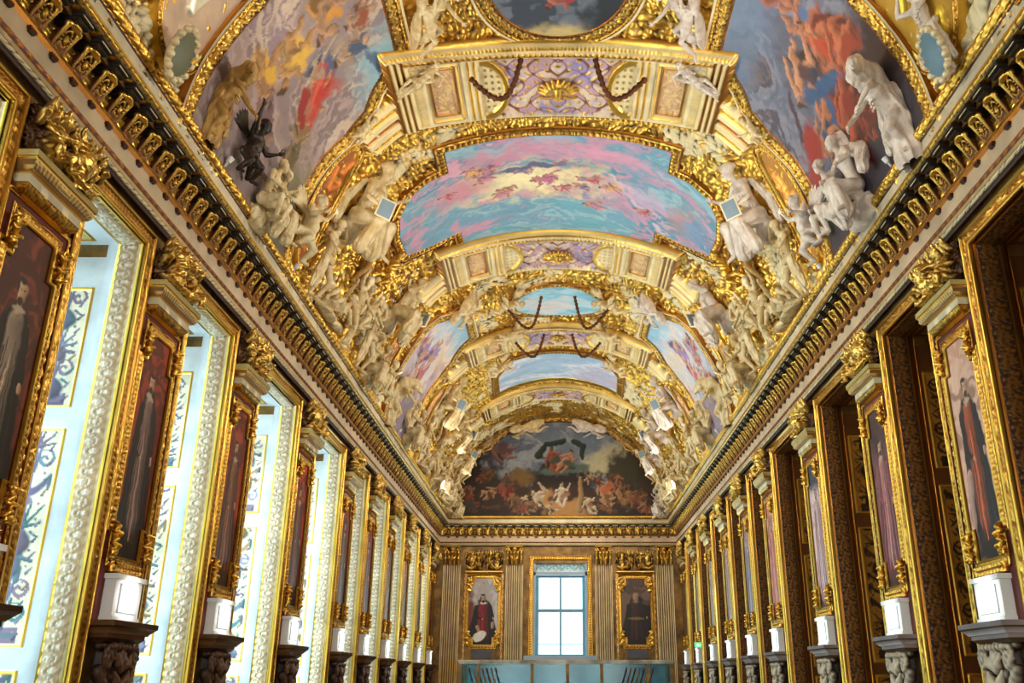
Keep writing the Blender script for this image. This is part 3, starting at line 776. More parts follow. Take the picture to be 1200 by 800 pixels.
# ------------------------------------------------------------------ room shell
CENT = [4.2, 7.0, 9.62, 12.45, 15.85, 19.4, 22.0, 24.75, 27.5, 30.4, 33.2]
HP = .68
ZH = 4.56          # head of the openings above the eye
DEP = 1.15
def shell():
    b = MB(); b.box((-8, Y0 - .5, -.2), (8, YE + 2, 0)); struct(b.build('floor', flat_mat('oak_floor', (128, 88, 52), 0, .3, .1, 20, .3)))
    for side, nm in ((-1, 'wall_left'), (1, 'wall_right')):
        b = MB(); x0, x1 = side * W, side * (W + DEP)
        prev = Y0
        for c in CENT:
            a, e = c - HP, c + HP
            if c == CENT[0]: a = Y0
            if c == CENT[-1]: e = YE + .3
            b.box((x0, a, 0), (x1, e, ZH + CZ))
        b.box((x0, Y0, ZH + CZ), (x1, YE + .3, 6.9))
        b.box((side * (W + DEP), Y0, 6.85), (side * (W + DEP + .1), YE + .3, 6.9))
        if side > 0: b.box((side * (W + DEP), Y0, 0), (side * (W + DEP + .15), YE + .3, 6.9))
        struct(b.build(nm, MDGOLD if side < 0 else MDGOLD))
    # unseen back wall; three tall windows made up to let fill light in
    b = MB(); z1 = 12.2
    xs = [-6.2, -3.3, -1.9, -.7, .7, 1.9, 3.3, 6.2]
    for i in range(7):
        if i % 2 == 0: b.box((xs[i], Y0 - .4, 0), (xs[i + 1], Y0, z1))
        else: b.box((xs[i], Y0 - .4, 5.2), (xs[i + 1], Y0, z1)); b.box((xs[i], Y0 - .4, 0), (xs[i + 1], Y0, .6))
    struct(b.build('wall_back', MDGOLD))
    # end wall around the window
    b = MB()
    b.box((-W - .3, YE, 0), (-.93, YE + .45, 12)); b.box((1.1, YE, 0), (W + .3, YE + .45, 12))
    b.box((-.93, YE, 4.17 + CZ), (1.1, YE + .45, 12)); b.box((-.93, YE, 0), (1.1, YE + .45, .8 + CZ))
    struct(b.build('wall_end', MDGOLD))
shell()

def entablature():
    k = .345
    bands = [
        (.22, 5.84, 5.85, 'plain', 0, 1, K2, K2),
        (.035, 5.85, 5.875, 'plain', 0, 1, G1, G1),
        (-.045, 5.875, 5.755, 'rope', .045, .085, G1, G2),
        (-.02, 5.755, 5.75, 'plain', 0, 1, B1, B1),
        (.0, 5.75, 5.62, 'plain', 0, 1, rgba(lin((246, 238, 208)), 0), K1),
        (-.015, 5.62, 5.61, 'plain', 0, 1, G1, G1),
        (-.03, 5.61, 5.57, 'egg', .012, .06, G1, B1),
        (-.27, 5.57, 5.56, 'leaf', .02, k, G1, B1),
        (.0, 5.56, 5.20, 'scroll', .025, k, G1, B1),
        (.05, 5.20, 5.20, 'plain', 0, 1, G2, G2),
        (.0, 5.20, 5.165, 'plain', 0, 1, G1, G1),
        (-.05, 5.165, 5.155, 'plain', 0, 1, G2, G2),
        (.0, 5.155, 4.96, 'plain', 0, 1, rgba(lin((226, 208, 176)), 0), K1),
        (-.012, 4.96, 4.91, 'leaf', .014, .045, G2, R1),
        (.0, 4.91, 4.865, 'plain', 0, 1, K2, K2),
        (-.03, 4.865, 4.83, 'rope', .018, .05, K1, B1),
        (-.03, 4.83, 4.80, 'plain', 0, 1, B1, B1)]
    path = [(W, Y0), (W, YE), (-W, YE), (-W, Y0)]
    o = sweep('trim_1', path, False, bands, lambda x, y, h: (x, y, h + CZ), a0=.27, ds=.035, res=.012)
    struct(o)
    return o
ENT = entablature()

def cornice_parts():
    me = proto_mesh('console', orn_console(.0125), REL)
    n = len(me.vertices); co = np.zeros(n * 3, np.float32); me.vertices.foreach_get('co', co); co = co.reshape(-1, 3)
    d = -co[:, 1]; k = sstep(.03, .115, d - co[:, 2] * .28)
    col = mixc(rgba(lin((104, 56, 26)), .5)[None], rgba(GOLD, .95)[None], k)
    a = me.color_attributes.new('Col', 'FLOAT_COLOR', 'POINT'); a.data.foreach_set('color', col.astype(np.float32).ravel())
    b = MB()
    for (y0, y1, z0, z1, w) in ((0, .27, .05, .09, .105), (0, .29, .08, .105, .12), (0, .24, .02, .05, .09), (0, .2, -.01, .02, .075)):
        b.box((-w, -y1, z0), (w, -y0, z1), 0)
    b.box((-.085, -.273, .06), (.085, -.268, .072), 1)
    pass
    mo = b.build('modillion', [flat_mat('modillion_bronze', (70, 60, 50), .4, .4, .2, 30, .3), MCREAM]); mm = mo.data; bpy.data.objects.remove(mo)
    b = MB(); b.box((-.05, -.05, 0), (.05, 0, .03)); b.box((-.035, -.045, -.022), (.035, 0, 0))
    go = b.build('drop', flat_mat('drop_bronze', (96, 58, 38), .5, .4, .2, 30, .3)); gm = go.data; bpy.data.objects.remove(go)
    def put(x, y, rz):
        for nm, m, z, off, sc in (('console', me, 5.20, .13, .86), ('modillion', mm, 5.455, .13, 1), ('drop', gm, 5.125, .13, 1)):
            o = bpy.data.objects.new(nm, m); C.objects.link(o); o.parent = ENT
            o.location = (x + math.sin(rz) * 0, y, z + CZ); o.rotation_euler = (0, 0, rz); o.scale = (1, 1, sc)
            d = (math.sin(rz), -math.cos(rz)); o.location.x += d[0] * off; o.location.y += d[1] * off
    for i in range(84):
        y = 5.1 + i * .345
        if y < YE - .5: put(-W, y, PI / 2); put(W, y, -PI / 2)
    for i in range(26): put(-4.15 + i * .332, YE, 0)
cornice_parts()
# ------------------------------------------------------------------ openings, piers and portraits
NTH = ['first', 'second', 'third', 'fourth', 'fifth', 'sixth', 'seventh', 'eighth', 'ninth', 'tenth']
def opening(side, i, a, e):
    """a, e: near and far edge in y"""
    M = wallM(side); nm = ('window_%d' if side < 0 else 'door_%d') % (i + 1)
    root = bpy.data.objects.new(nm, None); C.objects.link(root); struct(root); root.location = (side * W, (a + e) / 2, 0)
    inv = root.location.copy()
    def fix(o): o.parent = root; o.matrix_parent_inverse.translation = -inv; return o
    # gilt architrave on the wall face
    w = .15
    bands = [(0.0, -.02, .03, 'plain', 0, 1, G1, G1), (.035, .035, .05, 'plain', 0, 1, G1, G1), (.10, .03, .03, 'vine' if side > 0 else 'leaf', .028, .11 if side > 0 else .07, G1, G2), (.03, .055, .055, 'plain', 0, 1, G1, G1), (.0, .055, .0, 'plain', 0, 1, G2, G2)]
    path = [(e, -1.6), (e, ZH), (a, ZH), (a, -1.6)]
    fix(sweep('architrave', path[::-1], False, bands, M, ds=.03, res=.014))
    # splayed reveal: carved border, stile, then the painted leaf.  x depth d measured into the wall
    if side < 0:
        jb = [(.03, 0, 0, 'plain', 0, 1, G1, K1), (.03, 0, 0, 'plain', 0, 1, K1, K1), (.195, 0, 0, 'vine', .024, .21, rgba(lin((246, 232, 214)), 0), rgba(lin((200, 170, 128)), .1)), (.015, 0, 0, 'plain', 0, 1, G1, G1), (.012, .0, .0, 'plain', 0, 1, G1, G1), (.11, -.0, -.0, 'plain', 0, 1, rgba(lin((222, 230, 240)), 0), W1)]
    else:
        jb = [(.04, 0, 0, 'plain', 0, 1, G2, G2), (.24, 0, 0, 'scroll', .012, .13, rgba(lin((138, 92, 38)), .5), rgba(lin((48, 26, 12)), .1)), (.02, .0, .02, 'plain', 0, 1, rgba(lin((168, 120, 56)), .7), G1), (.06, .0, .0, 'plain', 0, 1, rgba(lin((120, 72, 30)), .4), W1), (.02, .0, .02, 'plain', 0, 1, G2, G1)]
    wd = sum(x[0] for x in jb)
    # path runs along the inner edge of the opening; a goes into the wall: map (p,q) tangent plane + depth
    OFF = .014
    def MJ(p, q, h):      # far jamb: p = depth, q = z, h = toward the viewer
        return side * (W + p) + 0 * q, e - h - OFF + 0 * q, q + CZ + 0 * p
    def MN(p, q, h): return side * (W + p) + 0 * q, a + h + OFF + 0 * q, q + CZ + 0 * p
    def MS(p, q, h): return side * (W + p) + 0 * q, q + 0 * p, ZH - h - OFF + CZ + 0 * q   # soffit: p depth, q = y
    for nmz, MM, q0, q1 in (('reveal', MJ, -1.6, ZH), ('reveal', MN, -1.6, ZH), ('soffit', MS, a, e)):
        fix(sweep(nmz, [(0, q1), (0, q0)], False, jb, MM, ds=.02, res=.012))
    # leaf panels
    D0, D1 = wd, DEP - .12
    if side < 0:
        ground = (244, 230, 204); inks = [(104, 88, 128), (146, 142, 176), (64, 124, 132), (170, 130, 80), (112, 134, 156), (140, 112, 140)]
        fr = rgba(lin((226, 232, 240)), 0); gl = G1
    else:
        ground = (176, 124, 44); inks = [(26, 16, 12), (34, 20, 12), (60, 30, 14)]
        if i <= 1: ground = (84, 50, 26); inks = [(226, 180, 90), (236, 214, 150), (190, 130, 60), (206, 176, 170)]
        fr = rgba(lin((112, 66, 28)), .3); gl = G1
    zs = [(2.66, 4.02), (.30, 2.44), (-1.3, .10)]
    for MM, sd in ((MJ, 1), (MN, 2)):
        def hf(P, Q):
            h = np.zeros(P.shape); col = np.tile(fr, P.shape + (1,)); c = (D0 + D1) / 2; hw = (D1 - D0) / 2 - .06
            for k, (z0, z1) in enumerate(zs):
                d = np.minimum(hw - np.abs(P - c), np.minimum(Q - z0, z1 - Q))
                m = d > 0
                if m.any():
                    g = grotesque(P - c, Q - z0, hw * 2 - .06, z1 - z0, ground, inks, 11 + i * 7 + k + (40 if side > 0 else 0)).out()
                    col = np.where((d > .03)[..., None], g, np.where(m[..., None], gl, col))
                    h = np.where(d > .03, -.012, np.where(m, .012 * np.sin(np.clip(d / .03, 0, 1) * PI), h))
            return h, col
        fix(relief_panel('leaf_panel', MM, D0, D1, -1.6, ZH - wd + .22, .012 if (i in (1, 2) and sd == 1) else .02, hf))
    def hs(P, Q):
        d = np.minimum(np.minimum(P - D0, D1 - P), np.minimum(Q - a, e - Q)) - .1
        g = grotesque(Q - (a + e) / 2, P - D0 - .1, .8, D1 - D0 - .2, (222, 196, 130) if side < 0 else ground, inks, 5 + i).out()
        col = np.where((d > .03)[..., None], g, np.where((d > 0)[..., None], gl, fr))
        return np.where(d > .03, -.01, 0), col
    fix(relief_panel('soffit_panel', MS, D0, D1, a, e, .02, hs))
    X = lambda d: side * (W + d)
    if side < 0:
        b = MB(); xx = (X(DEP - .1), X(DEP - .02))
        for y0, y1 in ((a, a + .1), (e - .1, e), ((a + e) / 2 - .05, (a + e) / 2 + .05)): b.box((xx[0], y0, 0), (xx[1], y1, ZH + CZ))
        for z in (0, .75, 1.9, 3.05, 4.2, 5.35, ZH + CZ - .1): b.box((xx[0], a, z), (xx[1], e, z + .08))
        fix(b.build('sash', MWHITE))
        b = MB(); b.box((X(DEP - .07), a, 0), (X(DEP - .06), e, ZH + CZ)); fix(b.build('glass', MGLASS))
    else:
        # dark door leaves at the back of the niche, gilt mouldings
        def hd(P, Q):
            c = (a + e) / 2; half = (e - a) / 2
            u = np.abs(P - c); h = np.zeros(P.shape); col = np.tile(rgba(lin((70, 38, 20)), .0), P.shape + (1,))
            for (z0, z1) in ((-1.4, .1), (.35, 2.3), (2.55, 4.3)):
                d = np.minimum(np.minimum(u - .06, half - .08 - u), np.minimum(Q - z0, z1 - Q))
                e2 = pat('leaf', P + Q, np.clip(d / .05, 0, 1), .06) * ((d > 0) & (d < .05))
                g = grotesque(u - half / 2, Q - z0, half - .3, z1 - z0, (92, 52, 22), [(196, 150, 60), (150, 100, 40), (224, 184, 96)], 70 + i).out()
                g[..., 3] = .3
                col = np.where((d > .05)[..., None], g, np.where((d > 0)[..., None], G1, col)); h = h + .02 * ((d > 0) & (d < .05)) + e2 * .01
            return h, col
        fix(relief_panel('door_leaf', lambda p, q, h: (X(DEP - .08) - side * h + 0 * p, p + 0 * q, q + CZ + 0 * p), a, e, -1.6, ZH, .025, hd))

def stepped(hw, z0, z1, ex, ez):
    """rectangle with four notched corners, counter-clockwise in (y, z)"""
    return [(-hw + ex, z0), (hw - ex, z0), (hw - ex, z0 + ez), (hw, z0 + ez), (hw, z1 - ez), (hw - ex, z1 - ez), (hw - ex, z1), (-hw + ex, z1), (-hw + ex, z1 - ez), (-hw, z1 - ez), (-hw, z0 + ez), (-hw + ex, z0 + ez)]

SCR = None; TRO = None; PED = {}; LEDG = None; BACK = {}
FRB = [(0.0, 0, .045, 'plain', 0, 1, G2, G2), (.025, .045, .07, 'plain', 0, 1, G1, G1), (.07, .05, .045, 'leaf', .03, .055, G1, G2), (.025, .05, .03, 'bead', .012, .03, G1, G2), (0, .03, 0, 'plain', 0, 1, G1, G1)]
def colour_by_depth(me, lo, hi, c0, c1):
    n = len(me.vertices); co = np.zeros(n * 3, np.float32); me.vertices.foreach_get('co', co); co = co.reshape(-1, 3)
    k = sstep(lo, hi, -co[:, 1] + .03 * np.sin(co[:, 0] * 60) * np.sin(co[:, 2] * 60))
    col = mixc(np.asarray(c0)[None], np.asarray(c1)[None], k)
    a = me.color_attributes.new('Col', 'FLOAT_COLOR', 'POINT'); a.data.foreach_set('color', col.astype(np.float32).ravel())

def pier_prototypes():
    """meshes shared by every pier, modelled in local coordinates: x along the wall, -y into the room, z above the eye"""
    global SCR, TRO, PED, LEDG
    M = lambda p, q, h: (p + 0 * q, -h + 0 * p, q + 0 * p)
    T = {}
    def take(o): me = o.data; bpy.data.objects.remove(o); return me
    T['frame'] = take(sweep('frame', stepped(.365, 1.22, 3.66, .1, .34)[::-1], True, FRB, M, a0=0.0, ds=.02, res=.01, flip=True))
    ob = [(0.0, 0, .035, 'plain', 0, 1, G2, G2), (.01, .035, .04, 'plain', 0, 1, G1, G1), (.04, .03, .03, 'vine', .018, .08, G1, G2), (0, .03, 0, 'plain', 0, 1, G1, G1)]
    T['outer_frame'] = take(sweep('outer_frame', [(-.475, .5), (.475, .5), (.475, 3.84), (-.475, 3.84)][::-1], True, ob, M, a0=0, ds=.03, res=.01, flip=True))
    b = MB(); b.box((-.53, -.022, .45), (.53, 0, 3.95)); T['backing'] = take(b.build('backing', MRED))
    lb = [(.03, 4.20, 4.21, 'plain', 0, 1, K2, K2), (.15, 4.21, 4.20, 'plain', 0, 1, K2, K2), (.0, 4.20, 4.14, 'plain', 0, 1, rgba(lin((226, 204, 130)), .2), K1), (-.02, 4.14, 4.12, 'plain', 0, 1, G1, G1), (-.05, 4.12, 4.03, 'leaf', .022, .05, rgba(lin((244, 216, 140)), .5), rgba(lin((150, 108, 56)), .4)),
          (-.02, 4.03, 4.02, 'plain', 0, 1, G1, G1), (.0, 4.02, 3.94, 'plain', 0, 1, rgba(lin((240, 228, 190)), 0), K1), (-.06, 3.94, 3.86, 'egg', .015, .05, G1, G2), (-.05, 3.86, 3.84, 'plain', 0, 1, G1, G1)]
    T['ledge'] = take(sweep('ledge', [(-.37, 0), (-.37, .08), (.37, .08), (.37, 0)], False, lb, lambda x, y, h: (x, -y, h), a0=-.03, ds=.02, res=.012, flip=False))
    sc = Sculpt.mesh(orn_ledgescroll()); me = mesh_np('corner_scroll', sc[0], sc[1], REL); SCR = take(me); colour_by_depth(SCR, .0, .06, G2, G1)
    TRO = []
    for k in range(3):
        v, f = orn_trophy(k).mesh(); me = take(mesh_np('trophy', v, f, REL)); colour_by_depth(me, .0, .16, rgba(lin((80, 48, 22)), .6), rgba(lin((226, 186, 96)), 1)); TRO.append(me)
    # plaque block and its frame
    b = MB(); b.box((-.30, -.14, .56), (.30, 0, .98)); b.box((-.33, -.17, .98), (.33, 0, 1.03)); b.box((-.31, -.155, .56), (.31, 0, .62)); T['block'] = take(b.build('block', MWHITE))
    b = MB(); b.box((-.2, -.155, .66), (.2, -.13, .94)); T['plate'] = take(b.build('plate', flat_mat('plate_marble', (176, 190, 206), 0, .3, .05, 12, .2, c2=(206, 214, 222))))
    pb = [(0, .0, .03, 'plain', 0, 1, G1, G1), (-.04, .03, .03, 'egg', .012, .04, G1, G2), (0, .03, 0, 'plain', 0, 1, G1, G1)]
    T['crest'] = take(sweep('crest', [(-.32, 1.05), (.32, 1.05), (.32, 1.15), (-.32, 1.15)], True, [(0, 0, .05, 'plain', 0, 1, G2, G1), (.05, .09, .09, 'leaf', .03, .07, G1, G2), ], M, ds=.02, res=.01))
    # pedestal: moulded cap, scroll-carved die
    for key, mtop, mbody, ct, cb in (('brown', MBROWN, MBLK, rgba(lin((112, 76, 40)), .2), rgba(lin((70, 42, 24)), .15)), ('grey', MGREY, MBROWN, rgba(lin((186, 176, 178)), 0), rgba(lin((120, 92, 62)), .2))):
        cp = [(.03, .57, .575, 'plain', 0, 1, ct, ct), (.17, .575, .57, 'plain', 0, 1, ct, ct), (-.0, .57, .52, 'plain', 0, 1, ct, ct), (-.02, .52, .505, 'plain', 0, 1, cb, cb), (-.05, .505, .455, 'plain', 0, 1, ct, ct), (-.02, .45, .45, 'plain', 0, 1, cb, cb), (0, .45, .41, 'plain', 0, 1, ct, ct), (-.05, .41, .37, 'plain', 0, 1, cb, cb)]
        PED[key + 'cap'] = take(sweep('cap', [(-.34, 0), (-.34, .12), (.34, .12), (.34, 0)], False, cp, lambda x, y, h: (x, -y, h), a0=-.03, ds=.06, res=.02, flip=False))
        S = Sculpt((-.52, -.36, -1.62), (.52, .04, .42), .017)
        S.cone((0, .04, -1.6), (0, .04, .38), .2, .2, k=.03)
        for x in (-.27, .27):
            for t in range(22): a_ = t * .5; q_ = .13 * (1 - t / 26); S.ball((x + q_ * .75 * math.cos(a_), -.17, .22 + q_ * math.sin(a_)), .03, k=.008)
            S.chain([(x * 1.1, -.1, .1), (x * .75, -.15, -.1), (x * .7, -.12, -.5), (x * 1.0, -.16, -1.1), (x * 1.1, -.2, -1.5)], [.07, .06, .05, .06, .1], k=.02)
        for j in range(5):
            for sx in (-1, 1): z_ = .1 - j * .16; S.chain([(0, -.16, z_), (sx * .09, -.2, z_ + .07), (sx * .16, -.2, z_ + .16)], [.04, .045, .015], k=.01)
        for j in range(7): S.ball((-.24 + j * .08, -.2, .33), (.03, .03, .04), k=.006)
        S.ball((0, -.14, .22), (.12, .08, .1), k=.02); S.ball((0, -.1, -.4), (.2, .06, .3), k=.03)
        S.cone((-.33, -.08, .34), (.33, -.08, .34), .05, .05, k=.02); S.cone((-.36, -.1, -1.58), (.36, -.1, -1.58), .09, .09, k=.02)
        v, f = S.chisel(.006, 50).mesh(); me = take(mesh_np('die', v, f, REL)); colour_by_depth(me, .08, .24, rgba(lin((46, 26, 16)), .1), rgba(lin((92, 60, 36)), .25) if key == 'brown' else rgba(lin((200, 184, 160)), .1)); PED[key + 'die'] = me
    LEDG = T
pier_prototypes()

def inst(name, me, parent=None, loc=None, rz=None, scale=None):
    o = bpy.data.objects.new(name, me); C.objects.link(o)
    if parent is not None: o.parent = parent
    if loc is not None: o.location = loc
    if rz is not None: o.rotation_euler = (0, 0, rz)
    if scale is not None: o.scale = scale
    return o

SHORT = {-1: ['pale-sash', 'black-gowned', 'brown-mantled', 'dull-plum', 'dusky-mauve', 'maroon', 'tan-brown', 'ochre-brown', 'umber', 'rust-red'],
         1: ['orange-robed', 'rose-pink', 'pale-lilac', 'coral-red', 'lavender-blue', 'dusty-rose', 'fawn-pink', 'dun-tan', 'olive-umber', 'deep-brown']}
PORT = {  # (background colours, robe, inner, cape)
 -1: [((70, 28, 16), (96, 44, 26), (34, 26, 26), (170, 150, 130), (28, 22, 24), 'dark-cloaked figure with a pale sash on dark red'),
      ((84, 26, 16), (112, 40, 22), (40, 26, 26), (150, 120, 110), (34, 24, 26), 'tall man in a near-black gown on deep crimson'),
      ((92, 30, 18), (120, 48, 26), (110, 62, 44), (158, 104, 72), (84, 46, 34), 'figure in a brown mantle on russet red'),
      ((104, 30, 16), (132, 44, 22), (92, 50, 44), (150, 90, 66), (66, 36, 32), 'figure in dull plum on bright brick red'),
      ((84, 34, 28), (110, 52, 40), (76, 48, 48), (150, 112, 92), (60, 38, 40), 'figure in dusky mauve on reddish brown'),
      ((96, 34, 24), (120, 50, 36), (84, 40, 34), (160, 96, 70), (72, 34, 30), 'figure in maroon on warm red'),
      ((90, 46, 30), (120, 66, 44), (100, 66, 44), (170, 130, 90), (80, 52, 38), 'figure in tan and brown on brown red'),
      ((100, 52, 32), (128, 74, 48), (110, 80, 56), (176, 140, 100), (86, 60, 44), 'figure in ochre brown on tawny ground'),
      ((86, 40, 26), (114, 58, 38), (90, 56, 42), (164, 116, 84), (70, 44, 34), 'narrow figure in umber on rust ground'),
      ((94, 48, 30), (120, 66, 42), (96, 60, 44), (170, 120, 88), (80, 48, 34), 'small-looking figure in brown on rust red')],
 1: [((196, 150, 130), (214, 178, 158), (34, 32, 44), (190, 92, 58), (30, 30, 42), 'bearded man in orange robe and blue-black cloak on rose'),
     ((76, 44, 48), (120, 78, 84), (150, 82, 92), (196, 130, 130), (110, 56, 66), 'figure in rose pink fading into dark plum ground'),
     ((176, 140, 150), (214, 190, 190), (190, 140, 150), (222, 196, 196), (196, 150, 160), 'figure in pale pink and lilac under a slate-blue sky'),
     ((196, 120, 104), (216, 156, 140), (196, 90, 76), (222, 160, 140), (186, 80, 66), 'figure in coral red on salmon ground'),
     ((110, 96, 116), (170, 140, 140), (70, 76, 120), (170, 150, 150), (60, 60, 96), 'figure in lavender blue on mauve grey'),
     ((150, 110, 96), (190, 150, 130), (110, 70, 70), (190, 150, 130), (90, 60, 66), 'figure in dusty rose on beige ground'),
     ((140, 112, 100), (180, 150, 130), (120, 84, 76), (196, 160, 136), (100, 70, 66), 'figure in faded brown pink on fawn ground'),
     ((120, 92, 74), (160, 128, 100), (96, 66, 54), (176, 136, 106), (84, 58, 48), 'figure in dark tan on dun ground'),
     ((110, 80, 60), (150, 116, 86), (84, 60, 48), (166, 124, 92), (74, 52, 42), 'figure in umber brown on olive tan'),
     ((104, 76, 56), (140, 106, 78), (80, 56, 44), (160, 118, 88), (70, 50, 40), 'figure in deep brown by the end wall')]}

def pier(side, i, c):
    rz = PI / 2 if side < 0 else -PI / 2
    base = (side * W, c, CZ); wl = 'left' if side < 0 else 'right'
    bgA, bgB, robe, inner, cape, desc = PORT[side][i]
    if side < 0: bgA = tuple(int(v * 1.35) for v in bgA); bgB = tuple(int(v * 1.35) for v in bgB)
    r = thing('framed_portrait', 'gilt-framed portrait, %s' % desc, 'painting', base, 'portraits on the %s wall' % wl); r.rotation_euler = (0, 0, rz)
    for k in ('backing', 'outer_frame'): inst(k, LEDG[k], r)
    fr_ = inst('frame', LEDG['frame'], r)
    inst('crest', LEDG['crest'], r)
    M = lambda p, q, h: (p + 0 * q, -h + 0 * p, q + 0 * p)
    def pt(U, V):
        P = Paint(U, V, bgA, 100 + i * 3 + side, .10); P.clouds([bgA, bgB, tuple(int(x * .8) for x in bgA), bgB], 1.4, .6, .15)
        if side > 0 and i == 2: P.grad((52, 62, 84), 1.85, 2.15, 'V')
        if side > 0 and i == 1: P.grad((40, 26, 34), 1.5, 2.1, 'V', .8)
        P.blob(-.25, .6, .12, .7, .1, tuple(int(x * 1.15) for x in bgB), .4, .6, .6)
        P.blob(0.0, .05, .5, .22, 0, tuple(int(x * .55) for x in bgA), .3, .3)
        wide = 1.3 if i < 2 else 1.25
        standing(P, .68, 2.44, robe, inner, cape=cape, wide=wide)
        if side > 0 and i == 0: P.limb((-.28, .3), (-.2, .9), .05, .08, (214, 170, 160))
        P.brush(.14, 7, 1.5); return P.out()
    canvas('canvas', M, stepped(.375, 1.21, 3.67, .1, .34), .0085 if i < 3 else .014, pt, .03, r, (0, 1.22))
    for sx in (-1, 1):
        for z, sz in ((3.46, 1), (1.42, -1)): inst('corner_scroll', SCR, fr_, (sx * .37, -.05, z + (.06 if z > 2 else -.06)), None, (sx * .62, .9, sz * .62))
    inst('ledge', LEDG['ledge'], r)
    # sculpture over the ledge
    t = inst('gilded_trophy', TRO[(i + (side > 0)) % 3], None, (side * (W - .1), c, 4.21 + CZ), rz, ((-1 if (i + (side > 0)) % 2 else 1) * .92, 1, .78))
    tw = ['winged child with a fruit-filled urn', 'winged child beside a bearded mask', 'winged child leaning on a round shield'][(i + (side > 0)) % 3]
    tag(t, 'gilt %s over the %s portrait of the %s wall' % (tw, SHORT[side][i], wl), 'sculpture', 'gilded groups over the portraits')
    # pedestal
    key = 'brown' if side < 0 else 'grey'
    p = thing('pedestal', '%s below the %s portrait of the %s wall' % ('dark wood scroll pedestal' if side < 0 else 'grey-capped scroll pedestal', SHORT[side][i], wl), 'pedestal', base, 'pedestals along the %s wall' % wl); p.rotation_euler = (0, 0, rz)
    inst('cap', PED[key + 'cap'], p); inst('die', PED[key + 'die'], p)
    q = thing('plaque_block', 'lit white block with pale blue plate under the %s portrait, %s wall' % (SHORT[side][i], wl), 'plaque', base, 'lit plaques on the %s wall' % wl); q.rotation_euler = (0, 0, rz)
    inst('block', LEDG['block'], q); inst('plate', LEDG['plate'], q)

for side in (-1, 1):
    for i in range(len(CENT) - 1): opening(side, i, CENT[i] + HP, CENT[i + 1] - HP)
    for i, c in enumerate(CENT[1:]):
        if side < 0: pier(side, i, c)
        elif i > 0: pier(side, i - 1, c)
